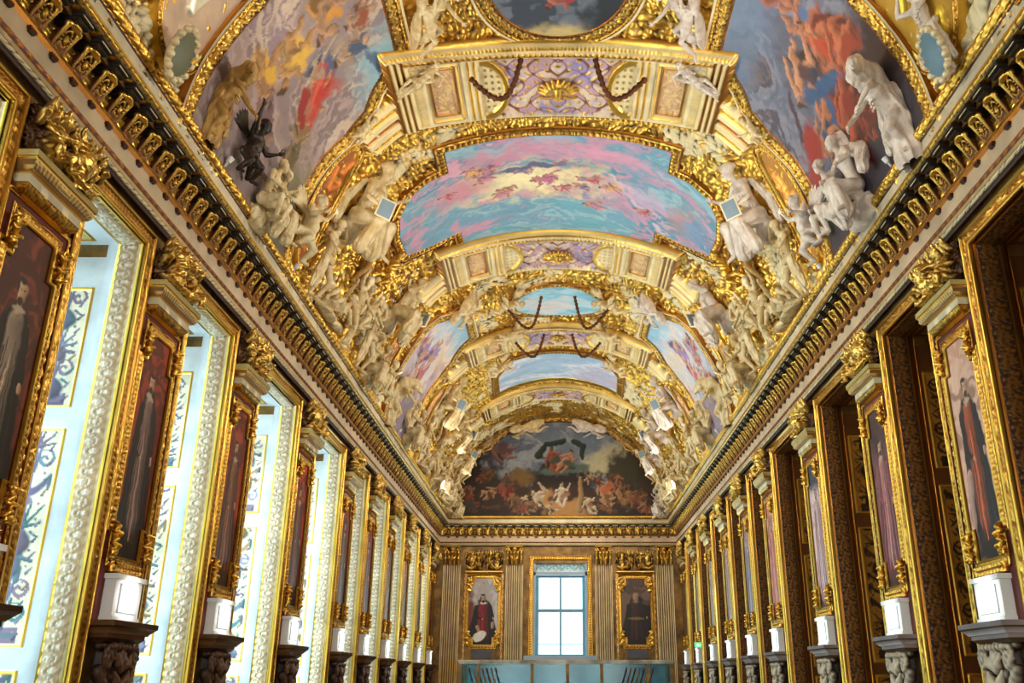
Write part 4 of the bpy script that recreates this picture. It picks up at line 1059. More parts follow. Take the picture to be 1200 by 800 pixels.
# ------------------------------------------------------------------ end wall
def end_wall():
    xs = [(-4.3, -3.67, 'left of the black-caped portrait'), (-1.97, -1.3, 'left of the end window'), (1.36, 2.05, 'right of the end window'), (3.67, 4.31, 'right of the brown portrait')]
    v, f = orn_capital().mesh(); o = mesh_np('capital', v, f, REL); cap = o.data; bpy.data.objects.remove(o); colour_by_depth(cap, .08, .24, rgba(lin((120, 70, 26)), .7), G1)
    sh = None
    def hf(P, Q):
        s = (np.abs(P) < .29); fl = pat('flute', P + .29, 0, .58 / 7)
        h = .1 + np.where(s, .035 * (fl - 1), 0); h = np.where(np.abs(P) > .325, 0, h)
        top = rgba(lin((228, 206, 156)), .35); gr = rgba(lin((110, 70, 30)), .4)
        col = mixc(gr, top, np.clip(fl * 1.6, 0, 1) * s + (~s))
        col = np.where((Q < .75)[..., None] & (fl > .5)[..., None], G1, col)
        return h, col
    for x0, x1, ds in xs:
        c = (x0 + x1) / 2
        r = thing('fluted_pilaster', 'gilded fluted pilaster with leafy capital, %s' % ds, 'pilaster', (c, YE, 0), 'pilasters on the end wall')
        if sh is None:
            sh = relief_panel('shaft', lambda p, q, h: (p + 0 * q, -h + 0 * q, q + CZ + 0 * p), -.33, .33, -1.6, 4.12, .012, hf, r)
        else: inst('shaft', sh.data, r)
        inst('capital', cap, r, (0, -.04, 4.12 + CZ), None, (.88, .9, .95))
    # window
    root = bpy.data.objects.new('window_11', None); C.objects.link(root); struct(root); root.location = (.085, YE, CZ)
    def fix(o): o.parent = root; o.matrix_parent_inverse.translation = (-.085, -YE, -CZ); return o
    M = endM
    bands = [(0.0, -.02, .04, 'plain', 0, 1, G1, G1), (.03, .04, .06, 'plain', 0, 1, G1, G1), (.1, .04, .04, 'leaf', .03, .09, G1, G2), (.03, .06, .06, 'plain', 0, 1, G1, G1), (.0, .06, .0, 'plain', 0, 1, G2, G2)]
    fix(sweep('architrave', [(-.93, .75), (-.93, 4.3), (1.1, 4.3), (1.1, .75)], False, bands, M, ds=.03, res=.014))
    fix(relief_panel('lunette_panel', M, -.93, 1.1, 3.8, 4.3, .02, lambda P, Q: (P * 0 - .12, mixc(rgba(lin((206, 224, 226)), 0), rgba(lin((120, 176, 190)), 0), sstep(.3, .6, pat('scroll', P, np.clip((Q - 3.9) / .3, 0, 1), .5) * (np.abs(Q - 4.05) < .16))))))
    b = MB()
    for x0, x1 in ((-.93, -.84), (1.01, 1.1)): b.box((x0, YE, .8 + CZ), (x1, YE + .34, 4.17 + CZ))
    b.box((-.93, YE + .0, 3.74 + CZ), (1.1, YE + .34, 3.86 + CZ)); b.box((-1.25, YE - .12, .72 + CZ), (1.4, YE + .34, .9 + CZ))
    fix(b.build('reveal', flat_mat('reveal_paint', (150, 168, 186), 0, .4, .05, 20, .05)))
    b = MB(); y0, y1 = YE + .18, YE + .25
    for x0, x1 in ((-.84, -.72), (.90, 1.01), (.055, .125)): b.box((x0, y0, .9 + CZ), (x1, y1, 3.76 + CZ))
    for z0, z1 in ((.88, .95), (2.42, 2.54), (3.66, 3.76)): b.box((-.84, y0 - .01, z0 + CZ), (1.01, y1 + .01, z1 + CZ))
    b.box((-.84, y0 + .02, 1.28 + CZ), (1.01, y1 - .02, 1.31 + CZ))
    fix(b.build('sash', flat_mat('sash_paint', (96, 150, 170), 0, .4, .05, 20, .1)))
    b = MB(); b.box((-.84, YE + .21, .9 + CZ), (1.01, YE + .215, 3.76 + CZ)); fix(b.build('glass', MGLASS))
    # two portraits
    for x0, kind in ((-2.77, 0), (2.88, 1)):
        r = thing('framed_portrait', ['gilt-framed portrait of a black-caped figure in red with white collar, on the end wall', 'gilt-framed portrait of a stout man in dark brown, right of the end window'][kind], 'painting', (x0, YE, CZ))
        Ml = lambda p, q, h: (p + 0 * q, -h + 0 * p, q + 0 * p)
        fr_ = sweep('frame', stepped(.54, 1.28, 3.62, .2, .26)[::-1], True, [(w_ * 1.3, *rest) for w_, *rest in FRB], Ml, ds=.03, res=.014, parent=r)
        ob = [(0.0, 0, .035, 'plain', 0, 1, G2, G2), (.1, .03, .03, 'vine', .02, .1, rgba(lin((230, 200, 140)), .5), G2), (0, .03, 0, 'plain', 0, 1, G1, G1)]
        sweep('outer_frame', [(-.64, .75), (.64, .75), (.64, 3.72), (-.64, 3.72)][::-1], True, ob, Ml, ds=.04, res=.014, parent=r)
        def pt(U, V):
            if kind == 0:
                P = Paint(U, V, (150, 140, 136), 301); P.clouds([(96, 70, 66), (176, 168, 166), (196, 190, 190), (150, 140, 138)], 1.2); P.blob(-.5, .9, .2, .9, 0, (110, 50, 44), .4, .6)
                P.blob(-.05, .0, .6, .25, 0, (120, 90, 80), .3, .4)
                standing(P, 1.08, 2.34, (26, 22, 28), (150, 30, 40), (206, 164, 130), (40, 30, 26), (236, 230, 216), 2.1, True, None, .74, 1.7)
                P.limb((-.2, .62), (-.12, .46), .06, .05, (206, 164, 130)); P.blob(-.12, .3, .24, .16, .5, (226, 222, 216), .1, .3); P.limb((.36, .75), (.36, .6), .06, .05, (206, 164, 130))
            else:
                P = Paint(U, V, (84, 62, 52), 302); P.clouds([(60, 42, 36), (110, 86, 72), (84, 62, 52)], 1.4); P.limb((.42, .1), (.42, 1.3), .14, .12, (34, 26, 24))
                standing(P, 1.08, 2.34, (40, 30, 28), (70, 40, 34), (200, 156, 116), (150, 124, 96), (110, 90, 80), 2.2, True, None, .76, 1.7)
                P.blob(0, .92, .3, .05, 0, (120, 90, 60), .2, .2)
            P.brush(.12, 6, 1.3); return P.out()
        canvas('canvas', Ml, stepped(.55, 1.27, 3.63, .2, .26), .012, pt, .03, r, (0, 1.27))
        b = MB(); b.box((-.38, -.05, .8), (.38, -.02, 1.12)); b.build('name_plate', flat_mat('slate_plate', (84, 80, 88), 0, .4, .05, 20, .2), r)
        lb = [(.03, 3.90, 3.91, 'plain', 0, 1, G2, G2), (.12, 3.91, 3.90, 'plain', 0, 1, G1, G1), (0, 3.90, 3.85, 'plain', 0, 1, G1, G1), (-.06, 3.85, 3.80, 'leaf', .015, .06, G1, G2), (-.04, 3.8, 3.72, 'plain', 0, 1, G1, G1)]
        sweep('ledge', [(-.58, 0), (-.58, .06), (.58, .06), (.58, 0)], False, lb, lambda x, y, h: (x, -y, h), a0=-.03, ds=.03, res=.015, parent=r)
        for sx in (-1, 1):
            for z, sz in ((3.4, 1), (1.5, -1)): inst('corner_scroll', SCR, fr_, (sx * .53, -.05, z), None, (sx * 1.1, .9, sz))
        for j, sx in enumerate((-1, 1)):
            t = inst('gilded_trophy', TRO[(kind + j) % 3], None, (x0 + sx * .36, YE - .06, 3.95 + CZ), 0, (sx * .62, .9, .95))
            tag(t, 'gilt carved group above the %s portrait, %s half' % (['black-caped', 'stout brown'][kind], ['window-side' if kind else 'corner-side', 'corner-side' if kind else 'window-side'][j]), 'sculpture')
    # lunette
    r = thing('lunette_painting', 'arched painting with pale nudes on dark rocks beneath blue-grey clouds, above the end window', 'painting', (0, YE, CZ + 5.8))
    def fx(o): o.parent = r; o.matrix_parent_inverse.translation = (0, -YE, -CZ - 5.8); return o
    th = np.radians(np.linspace(-88, 88, 60)); arc = [(4.16 * math.sin(t), 5.5 + 4.28 * math.cos(t)) for t in th]
    def pl(U, V):   # U -4.1..4.1, V 5.7..9.8
        P = Paint(U, V, (104, 118, 138), 400, .16); P.clouds([(60, 76, 100), (112, 124, 142), (150, 156, 164), (96, 104, 124)], .55, .8)
        P.blob(1.9, 8.1, 1.2, .5, .5, (196, 186, 150), .5, .6)
        dk = (34, 26, 22)
        P.blob(-3.9, 7.4, 1.1, 2.0, -.4, dk, .3, .6); P.blob(-2.7, 6.7, 1.3, 1.1, 0, (46, 36, 32), .4, .7); P.blob(3.5, 7.6, 1.0, 1.5, .3, (70, 52, 34), .3, .6); P.blob(2.6, 7.6, .7, .8, .3, (62, 58, 46), .3, .5)
        P.blob(0, 7.1, 1.8, .8, 0, (32, 26, 26), .3, .8); P.blob(-1.5, 7.3, .5, .5, 0, (120, 90, 46), .3, .6); P.blob(-.6, 6.4, 5, .8, 0, (58, 36, 24), .2, .5)
        P.clouds_ = None
        P.blob(0, 6.0, 4.3, .3, 0, (44, 26, 18), .3, .4)
        for a in range(9): P.limb((-3.8 + a * .9, 6.2 + .1 * (a % 3)), (-3.2 + a * .9, 6.1 + .15 * (a % 2)), .05, .09, (96, 64, 40))
        P.limb((-.75, 8.3), (-.5, 8.75), .14, .1, (40, 60, 54)); P.limb((-.5, 8.75), (.2, 8.9), .1, .1, (44, 66, 58)); P.limb((.6, 8.9), (1.0, 8.7), .1, .12, (44, 66, 58)); P.limb((1.0, 8.7), (.95, 8.2), .12, .08, (40, 58, 52)); P.blob(.3, 7.75, 1.0, .18, .1, (88, 104, 96), .3, .6)
        P.person(-.2, 8.1, 1.25, .2, (170, 92, 62), (60, 74, 66), 3); P.person(.3, 8.05, 1.2, -.5, (206, 146, 110), (70, 84, 70), 4)
        P.person(-2.2, 8.5, 1.5, 1.3, (160, 116, 104), (96, 70, 76), 5); P.person(-2.0, 6.95, 1.0, .1, (176, 80, 54), (110, 30, 26), 6); P.person(-3.5, 6.7, .9, .6, (150, 80, 50), (150, 60, 30), 7); P.person(-2.9, 7.4, .9, -.5, (60, 52, 50), (44, 40, 40), 17)
        P.person(1.8, 6.9, 1.2, .5, (214, 160, 120), (190, 100, 60), 8); P.person(2.5, 6.8, 1.0, 1.2, (206, 146, 96), (170, 120, 60), 9); P.person(3.0, 6.6, 1.1, 1.3, (180, 120, 76), (120, 76, 40), 10)
        P.blob(.35, 6.2, .8, .35, 0, (176, 128, 70), .3, .6); P.limb((.85, 6.2), (.88, 7.4), .14, .07, (190, 150, 96))
        P.person(-.45, 6.55, 1.6, 1.15, (232, 204, 170), (180, 130, 70), 11); P.person(.15, 6.75, 1.1, .1, (236, 214, 184), (150, 110, 80), 12); P.person(-1.4, 6.4, 1.0, -.5, (228, 200, 160), (120, 84, 50), 13); P.person(1.25, 6.35, 1.0, .5, (230, 204, 168), (140, 96, 60), 14)
        for i in range(26):
            r_ = RS(600 + i); x_ = -3.8 + 7.6 * r_.rand(); y_ = 6.1 + 1.5 * r_.rand() * (1 if abs(x_) > 1.2 else .3); c_ = [(176, 124, 84), (120, 80, 54), (206, 160, 116), (90, 66, 50), (150, 96, 60)][i % 5]
            P.person(x_, y_, .55 + .35 * r_.rand(), r_.rand() * 3 - 1.5, c_, [(90, 50, 34), (120, 84, 44), (60, 56, 50), (140, 60, 44)][i % 4], 700 + i)
        P.brush(.15, 4, .8); return P.out()
    o = canvas('canvas', endM, arc, .028, pl, .03); fx(o)
    o = sweep('frame', [(4.12 * math.sin(t), 5.5 + 4.22 * math.cos(t)) for t in th], False, [(0, .03, .2, 'plain', 0, 1, G2, G2), (.05, .2, .24, 'plain', 0, 1, G1, G1), (.12, .24, .24, 'egg', .03, .1, G1, G2), (.06, .24, .3, 'plain', 0, 1, K1, K1), (.1, .3, .3, 'vine', .03, .14, G1, B1)], endM, a0=-.06, ds=.05, res=.02); fx(o)
    for x in (-3.95, 3.95):
        b = MB(); b.box((-.09, -.1, 0), (.09, 0, .16)); b.box((-.03, -.05, -.12), (.03, 0, 0))
        t = b.build('light_box', MWHITE); t.location = (x, YE - .42, 5.86 + CZ)
        tag(t, 'small white lamp box at the %s corner of the arched painting' % ('left' if x < 0 else 'right'), 'lamp')
end_wall()

# ------------------------------------------------------------------ vault
def vault():
    def hf(P, Q):
        s = P; y = Q
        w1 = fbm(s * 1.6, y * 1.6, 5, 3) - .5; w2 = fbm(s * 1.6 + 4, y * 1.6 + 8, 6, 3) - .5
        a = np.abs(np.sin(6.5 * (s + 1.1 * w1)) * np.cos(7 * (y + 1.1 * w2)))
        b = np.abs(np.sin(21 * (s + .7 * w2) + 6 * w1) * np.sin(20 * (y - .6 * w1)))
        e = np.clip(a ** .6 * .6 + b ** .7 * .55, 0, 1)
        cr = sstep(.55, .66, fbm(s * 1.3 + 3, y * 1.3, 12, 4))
        top = mixc(G1, rgba(lin((236, 222, 176)), .05), cr); gnd = rgba(lin((70, 38, 16)), .4)  # brown ground, darkened to put crevice shade into its colour
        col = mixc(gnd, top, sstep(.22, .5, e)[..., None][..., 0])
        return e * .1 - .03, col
    a1 = 87.5 * RV
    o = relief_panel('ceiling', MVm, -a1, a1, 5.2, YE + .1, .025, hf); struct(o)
    b = MB(); n = 40  # plain shell outside the vault, out of view, added to close off light
    for i in range(n):
        t0, t1 = (-90 + 180 * i / n), (-90 + 180 * (i + 1) / n)
        p0 = MV(t0, 0, -.1); p1 = MV(t1, 0, -.1)
        b.quad((p0[0], Y0, p0[2]), (p1[0], Y0, p1[2]), (p1[0], YE + .4, p1[2]), (p0[0], YE + .4, p0[2]))
    for s in (-1, 1): b.quad((s * 4.3, Y0, 5.5 + CZ), (s * 4.3, YE + .4, 5.5 + CZ), (s * 5.2, YE + .4, 5.75 + CZ), (s * 5.2, Y0, 5.75 + CZ))
    b.quad((-8, Y0, 12.3), (8, Y0, 12.3), (8, YE + .5, 12.3), (-8, YE + .5, 12.3))
    struct(b.build('trim_2', MDGOLD))
vault()

def bow(s, k, lim=45):
    d = np.clip(np.abs(s) / RV, 0, lim); return -k * (d / 30) ** 2

def band(n, y0, y1, k, hh=.28, small=False):
    wd = y1 - y0
    M = lambda p, q, h: MV(p / RV, q + bow(p, k, 40), h)
    def hf(P, Q):
        KS = .8; d = np.abs(P) / RV / KS; t = (Q - y0) / wd; u = np.abs(P) / KS
        h = np.full(P.shape, hh); col = np.tile(K1, P.shape + (1,)).astype(float)
        def put(m, hv, cv):
            nonlocal h, col
            h = np.where(m, hv, h); cv = np.broadcast_to(cv, col.shape); col = np.where(m[..., None], cv, col)
        edge = np.minimum(t, 1 - t) * wd
        # middle, painted strapwork in lilac with cream and gilt lines
        g = np.sin(6.5 * u + 1.2 * np.sin(7 * Q)) * np.sin(9 * Q + 1.5 * np.sin(5 * u)); g2 = np.abs(np.sin(13 * u + 2 * np.sin(6 * Q))) * np.abs(np.sin(17 * Q + u * 5))
        base = mixc(rgba(lin((196, 160, 176)), 0), rgba(lin((226, 206, 190)), 0), sstep(-.2, .3, g)); base = mixc(base, rgba(lin((150, 140, 186)), 0), sstep(.45, .7, fbm(P * 2, Q * 2, 40 + n)))
        base = mixc(base, G1, sstep(.72, .85, g2)); ln = sstep(.12, .04, np.abs(g)); base = mixc(base, rgba(lin((128, 74, 60)), .1), ln)
        put(d < 26, hh - .06 + .03 * sstep(.6, .9, g2) + .015 * (1 - ln), base)
        # C scroll cartouche ends
        cx = 24 * RV; r = np.hypot((u - cx) / (8 * RV), (t - .5) / .36)
        put((d < 24) & (r < 1.0) & (t > .1) & (t < .9), hh - .03, mixc(K1, G1, sstep(.5, .9, np.abs(np.sin(u * 22) * np.sin(Q * 19)))))
        put((d < 24) & (np.abs(r - 1) < .12) & (t > .06) & (t < .94), hh + .03, G1)
        # pair of ribs
        q = (d - 24) / 5.0
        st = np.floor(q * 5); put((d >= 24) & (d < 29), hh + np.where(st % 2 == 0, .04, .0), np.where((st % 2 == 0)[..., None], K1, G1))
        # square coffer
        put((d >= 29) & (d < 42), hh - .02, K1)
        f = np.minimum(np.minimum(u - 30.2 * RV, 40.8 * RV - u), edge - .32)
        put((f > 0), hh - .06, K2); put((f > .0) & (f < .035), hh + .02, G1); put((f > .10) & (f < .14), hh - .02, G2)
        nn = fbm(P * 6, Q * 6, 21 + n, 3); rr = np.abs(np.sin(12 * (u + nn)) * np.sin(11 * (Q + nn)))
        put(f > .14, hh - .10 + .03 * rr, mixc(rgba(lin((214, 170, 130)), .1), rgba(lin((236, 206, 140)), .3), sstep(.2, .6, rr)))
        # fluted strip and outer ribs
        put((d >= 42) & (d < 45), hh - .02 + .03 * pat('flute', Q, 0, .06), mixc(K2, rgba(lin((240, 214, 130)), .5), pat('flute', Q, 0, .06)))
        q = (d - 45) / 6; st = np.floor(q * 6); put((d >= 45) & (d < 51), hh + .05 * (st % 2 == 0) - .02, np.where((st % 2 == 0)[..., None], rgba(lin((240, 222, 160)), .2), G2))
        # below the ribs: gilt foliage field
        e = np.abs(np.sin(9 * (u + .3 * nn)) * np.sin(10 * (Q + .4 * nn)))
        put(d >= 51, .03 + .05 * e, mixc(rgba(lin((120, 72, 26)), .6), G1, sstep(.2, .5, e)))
        st = np.floor(t * 15); rb = (d >= 51) & (d < 61 + 3 * np.sin(t * PI)) & (t > .55) & (t < .95)
        put(rb, .16 + .05 * (st % 2 == 0) + .02 * pat('bead', P, (t * 15) % 1, .05) * (st % 4 == 1), np.where((st % 2 == 0)[..., None], rgba(lin((240, 222, 166)), .15), np.where((st % 4 == 1)[..., None], G1, G2)))
        # carved edges
        m = (edge < .26) & (d < 46)
        eg = pat('egg', P, np.clip((edge - .13) / .1, 0, 1), .1); lf = pat('leaf', P, np.clip((edge - .0) / .1, 0, 1), .08)
        put(m, hh + .03, K1); put(m & (edge < .11), hh + .0 + .03 * lf, mixc(G2, G1, sstep(.1, .4, lf))); put(m & (edge > .13) & (edge < .23), hh + .01 + .03 * eg, mixc(G2, G1, sstep(.1, .4, eg)))
        rs = hh - .2
        for w0, w1, hv, cv in ((.0, .035, rs * .4, rgba(lin((120, 72, 30)), .5)), (.035, .07, rs + .06, G1), (.07, .10, rs + .10, K2), (.10, .145, rs + .15 + .025 * pat('leaf', P, np.clip((edge - .1) / .045, 0, 1), .07), G1), (.145, .17, hh - .02, K1)):
            put((edge >= w0) & (edge < w1) & (d < 51), hv, cv)
        h = np.where(edge < .012, -.05, h)
        return h, col
    a1 = 86 * RV
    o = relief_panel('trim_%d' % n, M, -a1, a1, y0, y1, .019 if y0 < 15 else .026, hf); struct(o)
    v, f = MASK
    m = mesh_np('mask_boss', v, f, MGOLD, None, True, o)
    p = MV(0, (y0 + y1) / 2, hh - .05)
    m.matrix_world = frame_mat(0, (y0 + y1) / 2, hh - .05, (0, 1), .85 * (1 if not small else .7), crown=True)
    return o

from mathutils import Matrix, Vector
def frame_mat(ang, y, h, updir, sc=1.0, lean=0.0, crown=False, mx=False, roll=0.0, tall=1.4):
    """local -y faces into the room; local z along the vault towards the crown (lean blends to vertical)"""
    a = math.radians(ang)
    nrm = Vector((-math.sin(a), 0, -math.cos(a)))
    if crown: up = Vector((0, -1, 0))
    else:
        sg = 1 if ang > 0 else -1
        a -= sg * math.radians(.5 * tall * sc / RV)
        nrm = Vector((-math.sin(a), 0, -math.cos(a))); lean *= .4
        up = Vector((-sg * math.cos(a), 0, sg * math.sin(a))) if True else None
        up = (up * (1 - lean) + Vector((0, 0, 1)) * lean).normalized()
    f = -nrm; f = (f - up * f.dot(up)).normalized()     # local +y = into the masonry
    x = f.cross(up).normalized()
    R = Matrix((x, f, up)).transposed()
    if roll: R = R @ Matrix.Rotation(roll, 3, 'Y')
    p = MV(ang, y, h)
    S = Matrix.Diagonal((-sc if mx else sc, sc, sc))
    return Matrix.Translation(p) @ (R @ S).to_4x4()
MASK = orn_mask().mesh()
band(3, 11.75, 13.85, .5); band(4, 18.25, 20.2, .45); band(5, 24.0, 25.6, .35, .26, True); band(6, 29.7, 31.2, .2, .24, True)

VFR = [(0, -.02, .06, 'plain', 0, 1, G2, G2), (.04, .06, .10, 'plain', 0, 1, G1, G1), (.11, .08, .08, 'leaf', .05, .12, G1, G2), (.05, .09, .07, 'bead', .02, .05, G1, G2), (.03, .07, .09, 'plain', 0, 1, B1, B1), (0, .09, -.03, 'plain', 0, 1, G2, G2)]
VFR2 = [(0, -.02, .08, 'plain', 0, 1, B1, B1), (.05, .08, .11, 'rope', .02, .06, G2, B1), (.16, .10, .10, 'scroll', .05, .24, G1, B1), (.06, .11, .13, 'egg', .03, .08, G1, G2), (.04, .13, .13, 'plain', 0, 1, K1, K1), (0, .13, -.03, 'plain', 0, 1, G2, G2)]
def vault_painting(label, poly, painter, frame=VFR, res=.03, h=.10, name='ceiling_painting', cat='painting', opened=False):
    """poly in (degrees, y)"""
    P = np.array(poly, float); P[:, 0] *= RV
    ar = 0.5 * np.sum(P[:, 0] * np.roll(P[:, 1], -1) - np.roll(P[:, 0], -1) * P[:, 1])
    if ar > 0: P = P[::-1]
    if opened:      # start the path at the foot so that no moulding crosses the cornice
        ft = np.abs(P[:, 0]) > 85 * RV; i0 = [i for i in range(len(P)) if ft[i] and not ft[(i + 1) % len(P)]][0]; P = np.roll(P, -i0, 0)
    c = (P.max(0) + P.min(0)) / 2
    q = MV(c[0] / RV, c[1], 0)
    r = thing(name, label, cat, tuple(float(t) for t in q))
    def fx(o): o.parent = r; o.matrix_parent_inverse.translation = -r.location; return o
    fx(canvas('canvas', MVm, P, res, lambda U, V: painter(U, V).out(), h))
    # subdivide the path so that it follows the curve
    Q = []
    for i in range(len(P) - (1 if opened else 0)):
        a, b = P[i], P[(i + 1) % len(P)]; k = max(1, int(np.linalg.norm(b - a) / .25))
        for j in range(k): Q.append(a + (b - a) * j / k)
    if opened: Q.append(P[-1])
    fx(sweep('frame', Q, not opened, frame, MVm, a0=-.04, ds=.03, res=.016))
    return r
def catmull(pts, n=6):
    P = np.array(pts, float); out = []
    for i in range(len(P)):
        p0, p1, p2, p3 = P[i - 1], P[i], P[(i + 1) % len(P)], P[(i + 2) % len(P)]
        for j in range(n):
            t = j / n; out.append(.5 * ((2 * p1) + (-p0 + p2) * t + (2 * p0 - 5 * p1 + 4 * p2 - p3) * t * t + (-p0 + 3 * p1 - 3 * p2 + p3) * t ** 3))
    return np.array(out)

# side compartments (mirror-symmetrical about their middle)
def side_poly(sg, yc, k=1.0):
    half = [(36.5, -.95), (36.5, 1.05), (41, 1.15), (44.5, 1.35), (47.5, 1.62), (54, 1.72), (62, 1.62), (70, 1.62), (79, 1.78), (86, 1.78), (86, -1.78), (77, -1.72), (68, -1.62), (60, -1.55), (53, -1.62), (47.5, -1.5), (44.5, -1.25), (41, -1.05)]
    return [(sg * a, yc + b * k) for a, b in half]
def near_left(U, V):
    P = Paint(U, V, (150, 132, 132), 501, .3); P.clouds([(112, 96, 108), (164, 142, 134), (184, 160, 156), (136, 118, 120), (204, 184, 164), (150, 128, 140)], 1.1, .9, .12, (1, .7), .6)
    u = np.abs(U)
    k = sstep(3.75, 3.1, u + .5 * P.w1) * sstep(10.1, 11.0, V + P.w2 * .8); P.mix((140, 182, 196), k)
    k = sstep(4.6, 5.4, u + P.w1) * sstep(10.6, 11.6, V + P.w2); P.mix((112, 112, 66), k * .9)
    k = sstep(5.2, 6.1, u + P.w1 * .8); P.mix((96, 86, 88), k * .6)
    R = [(-4.35, 9.7, 1.2, .9, (214, 160, 96), (222, 176, 70)), (-4.9, 9.5, 1.1, .7, (206, 150, 100), (220, 170, 60)), (-3.6, 9.6, 1.0, .9, (210, 160, 120), (214, 150, 60)), (-3.9, 10.35, 1.2, .8, (216, 190, 160), (84, 96, 130)), (-3.3, 10.4, .9, 1.2, (206, 170, 140), (70, 90, 120)), (-4.25, 10.65, 1.2, .9, (214, 170, 130), (196, 52, 40)), (-4.7, 10.9, .9, .8, (200, 160, 110), (150, 110, 60)), (-3.1, 9.9, .8, 1.3, (200, 160, 130), (150, 80, 50)), (-5.3, 10.0, 1.0, .5, (170, 130, 110), (120, 90, 100)), (-5.2, 11.1, .9, .8, (150, 120, 80), (100, 90, 50))]
    for i, (x, y, s, a, sk, cl) in enumerate(R): P.person(x, y, s, a, sk, cl, i + 20)
    P.blob(-4.25, 10.72, .42, .14, -.9, (200, 50, 38), .3, 1.5, .85); P.blob(-4.2, 10.62, .3, .05, -.7, (236, 110, 80), .5, 1.2, .6); P.blob(-4.55, 10.6, .1, .26, .4, (156, 34, 30), .3, 1.2); P.blob(-3.05, 11.0, .3, .07, 1.2, (84, 110, 140), .3, .5)
    for i in range(0):
        r = RS(i); P.limb((-3.2 - r.rand() * 2.6, 8.9 + r.rand() * 2.6), (-3.5 - r.rand() * 2.6, 9.0 + r.rand() * 2.4), .03, .06, [(196, 160, 150), (214, 190, 150), (130, 110, 120)][i % 3], rag=1.5, soft=.6) if i % 2 else None
    P.brush(.14, 4, .9); return P
def near_right(U, V):
    P = Paint(U, V, (96, 96, 112), 502, .3); P.clouds([(62, 66, 84), (106, 112, 132), (134, 134, 148), (80, 78, 94), (116, 98, 100)], 1.1, .9, .12, (1, .7), -.6)
    u = np.abs(U)
    P.mix((60, 38, 34), sstep(4.0, 5.0, u + P.w1) * sstep(11.2, 9.8, V + P.w2)); P.mix((56, 50, 60), sstep(5.0, 6.0, u + P.w1) * .9)
    k = sstep(3.7, 3.0, u + .5 * P.w1); P.mix((112, 132, 160), k * .8)
    R = [(4.2, 9.6, 1.3, -.5, (206, 120, 80), (180, 70, 40)), (4.6, 9.3, 1.2, -.6, (200, 110, 70), (150, 60, 36)), (3.7, 9.5, 1.1, -.8, (214, 140, 100), (90, 110, 150)), (4.1, 10.3, 1.3, -.5, (222, 156, 116), (90, 60, 60)), (4.75, 10.3, 1.3, -.3, (216, 130, 86), (60, 90, 130)), (5.0, 9.9, 1.2, -.4, (196, 96, 60), (140, 50, 34)), (4.95, 10.75, 1.1, -.2, (214, 140, 100), (50, 84, 120)), (5.4, 9.6, 1.0, -.5, (170, 80, 56), (100, 40, 30)), (3.4, 9.4, 1.0, -1.0, (200, 130, 100), (180, 100, 70)), (5.5, 10.3, 1.1, -.3, (190, 90, 60), (120, 44, 34))]
    for i, (x, y, s, a, sk, cl) in enumerate(R): P.person(x, y, s, a, sk, cl, i + 50)
    P.blob(5.0, 11.35, .5, .25, .9, (160, 50, 42), .3, .7); P.blob(4.4, 11.1, .5, .04, .8, (84, 60, 70), .3, .8); P.blob(5.6, 11.5, .4, .3, .9, (52, 56, 46), .3, .8); P.blob(4.5, 10.2, .14, .5, .3, (56, 90, 130), .3, .8)
    P.brush(.14, 4, -.9); return P
def far_side(sg):
    def f(U, V):
        P = Paint(U, V, (206, 190, 200), 505 + sg, .3); P.clouds([(130, 170, 206), (196, 206, 220), (226, 214, 206), (206, 180, 190), (170, 150, 176)], .7, .9, .12, (1, .6), .6 * -sg)
        u = np.abs(U); P.mix((130, 186, 214), sstep(3.5, 2.8, u + P.w1) * .9); P.mix((226, 200, 160), sstep(3.2, 3.7, u) * sstep(4.4, 3.9, u) * .5 * (V > 21.6)); P.mix((110, 92, 120), sstep(4.6, 5.4, u + P.w1) * .8)
        for i in range(7):
            r = RS(i + 60); P.person(sg * (3.8 + r.rand() * 1.7), 21 + r.rand() * 2.2, .8 + r.rand() * .4, sg * -.8, (226, 180, 160), [(196, 90, 110), (190, 70, 60), (150, 130, 190), (226, 190, 130)][i % 4], i + 70)
        P.brush(.14, 4, -.9 * sg); return P
    return f
vault_painting('large side painting in mauve clouds with yellow and red drapery, above the left cornice', side_poly(-1, 10.2), near_left, VFR2, .02, opened=True)
vault_painting('large dark side painting of orange-fleshed figures and blue-grey sky, above the right cornice', side_poly(1, 10.2), near_right, VFR2, .02, opened=True)
vault_painting('smaller pink and sky-blue side painting, left of the hanging-swag oval', side_poly(-1, 22.1, .95), far_side(-1), VFR2, .03, opened=True)
vault_painting('smaller pale-blue side painting with red touches, right of the hanging-swag oval', side_poly(1, 22.1, .95), far_side(1), VFR2, .03, opened=True)

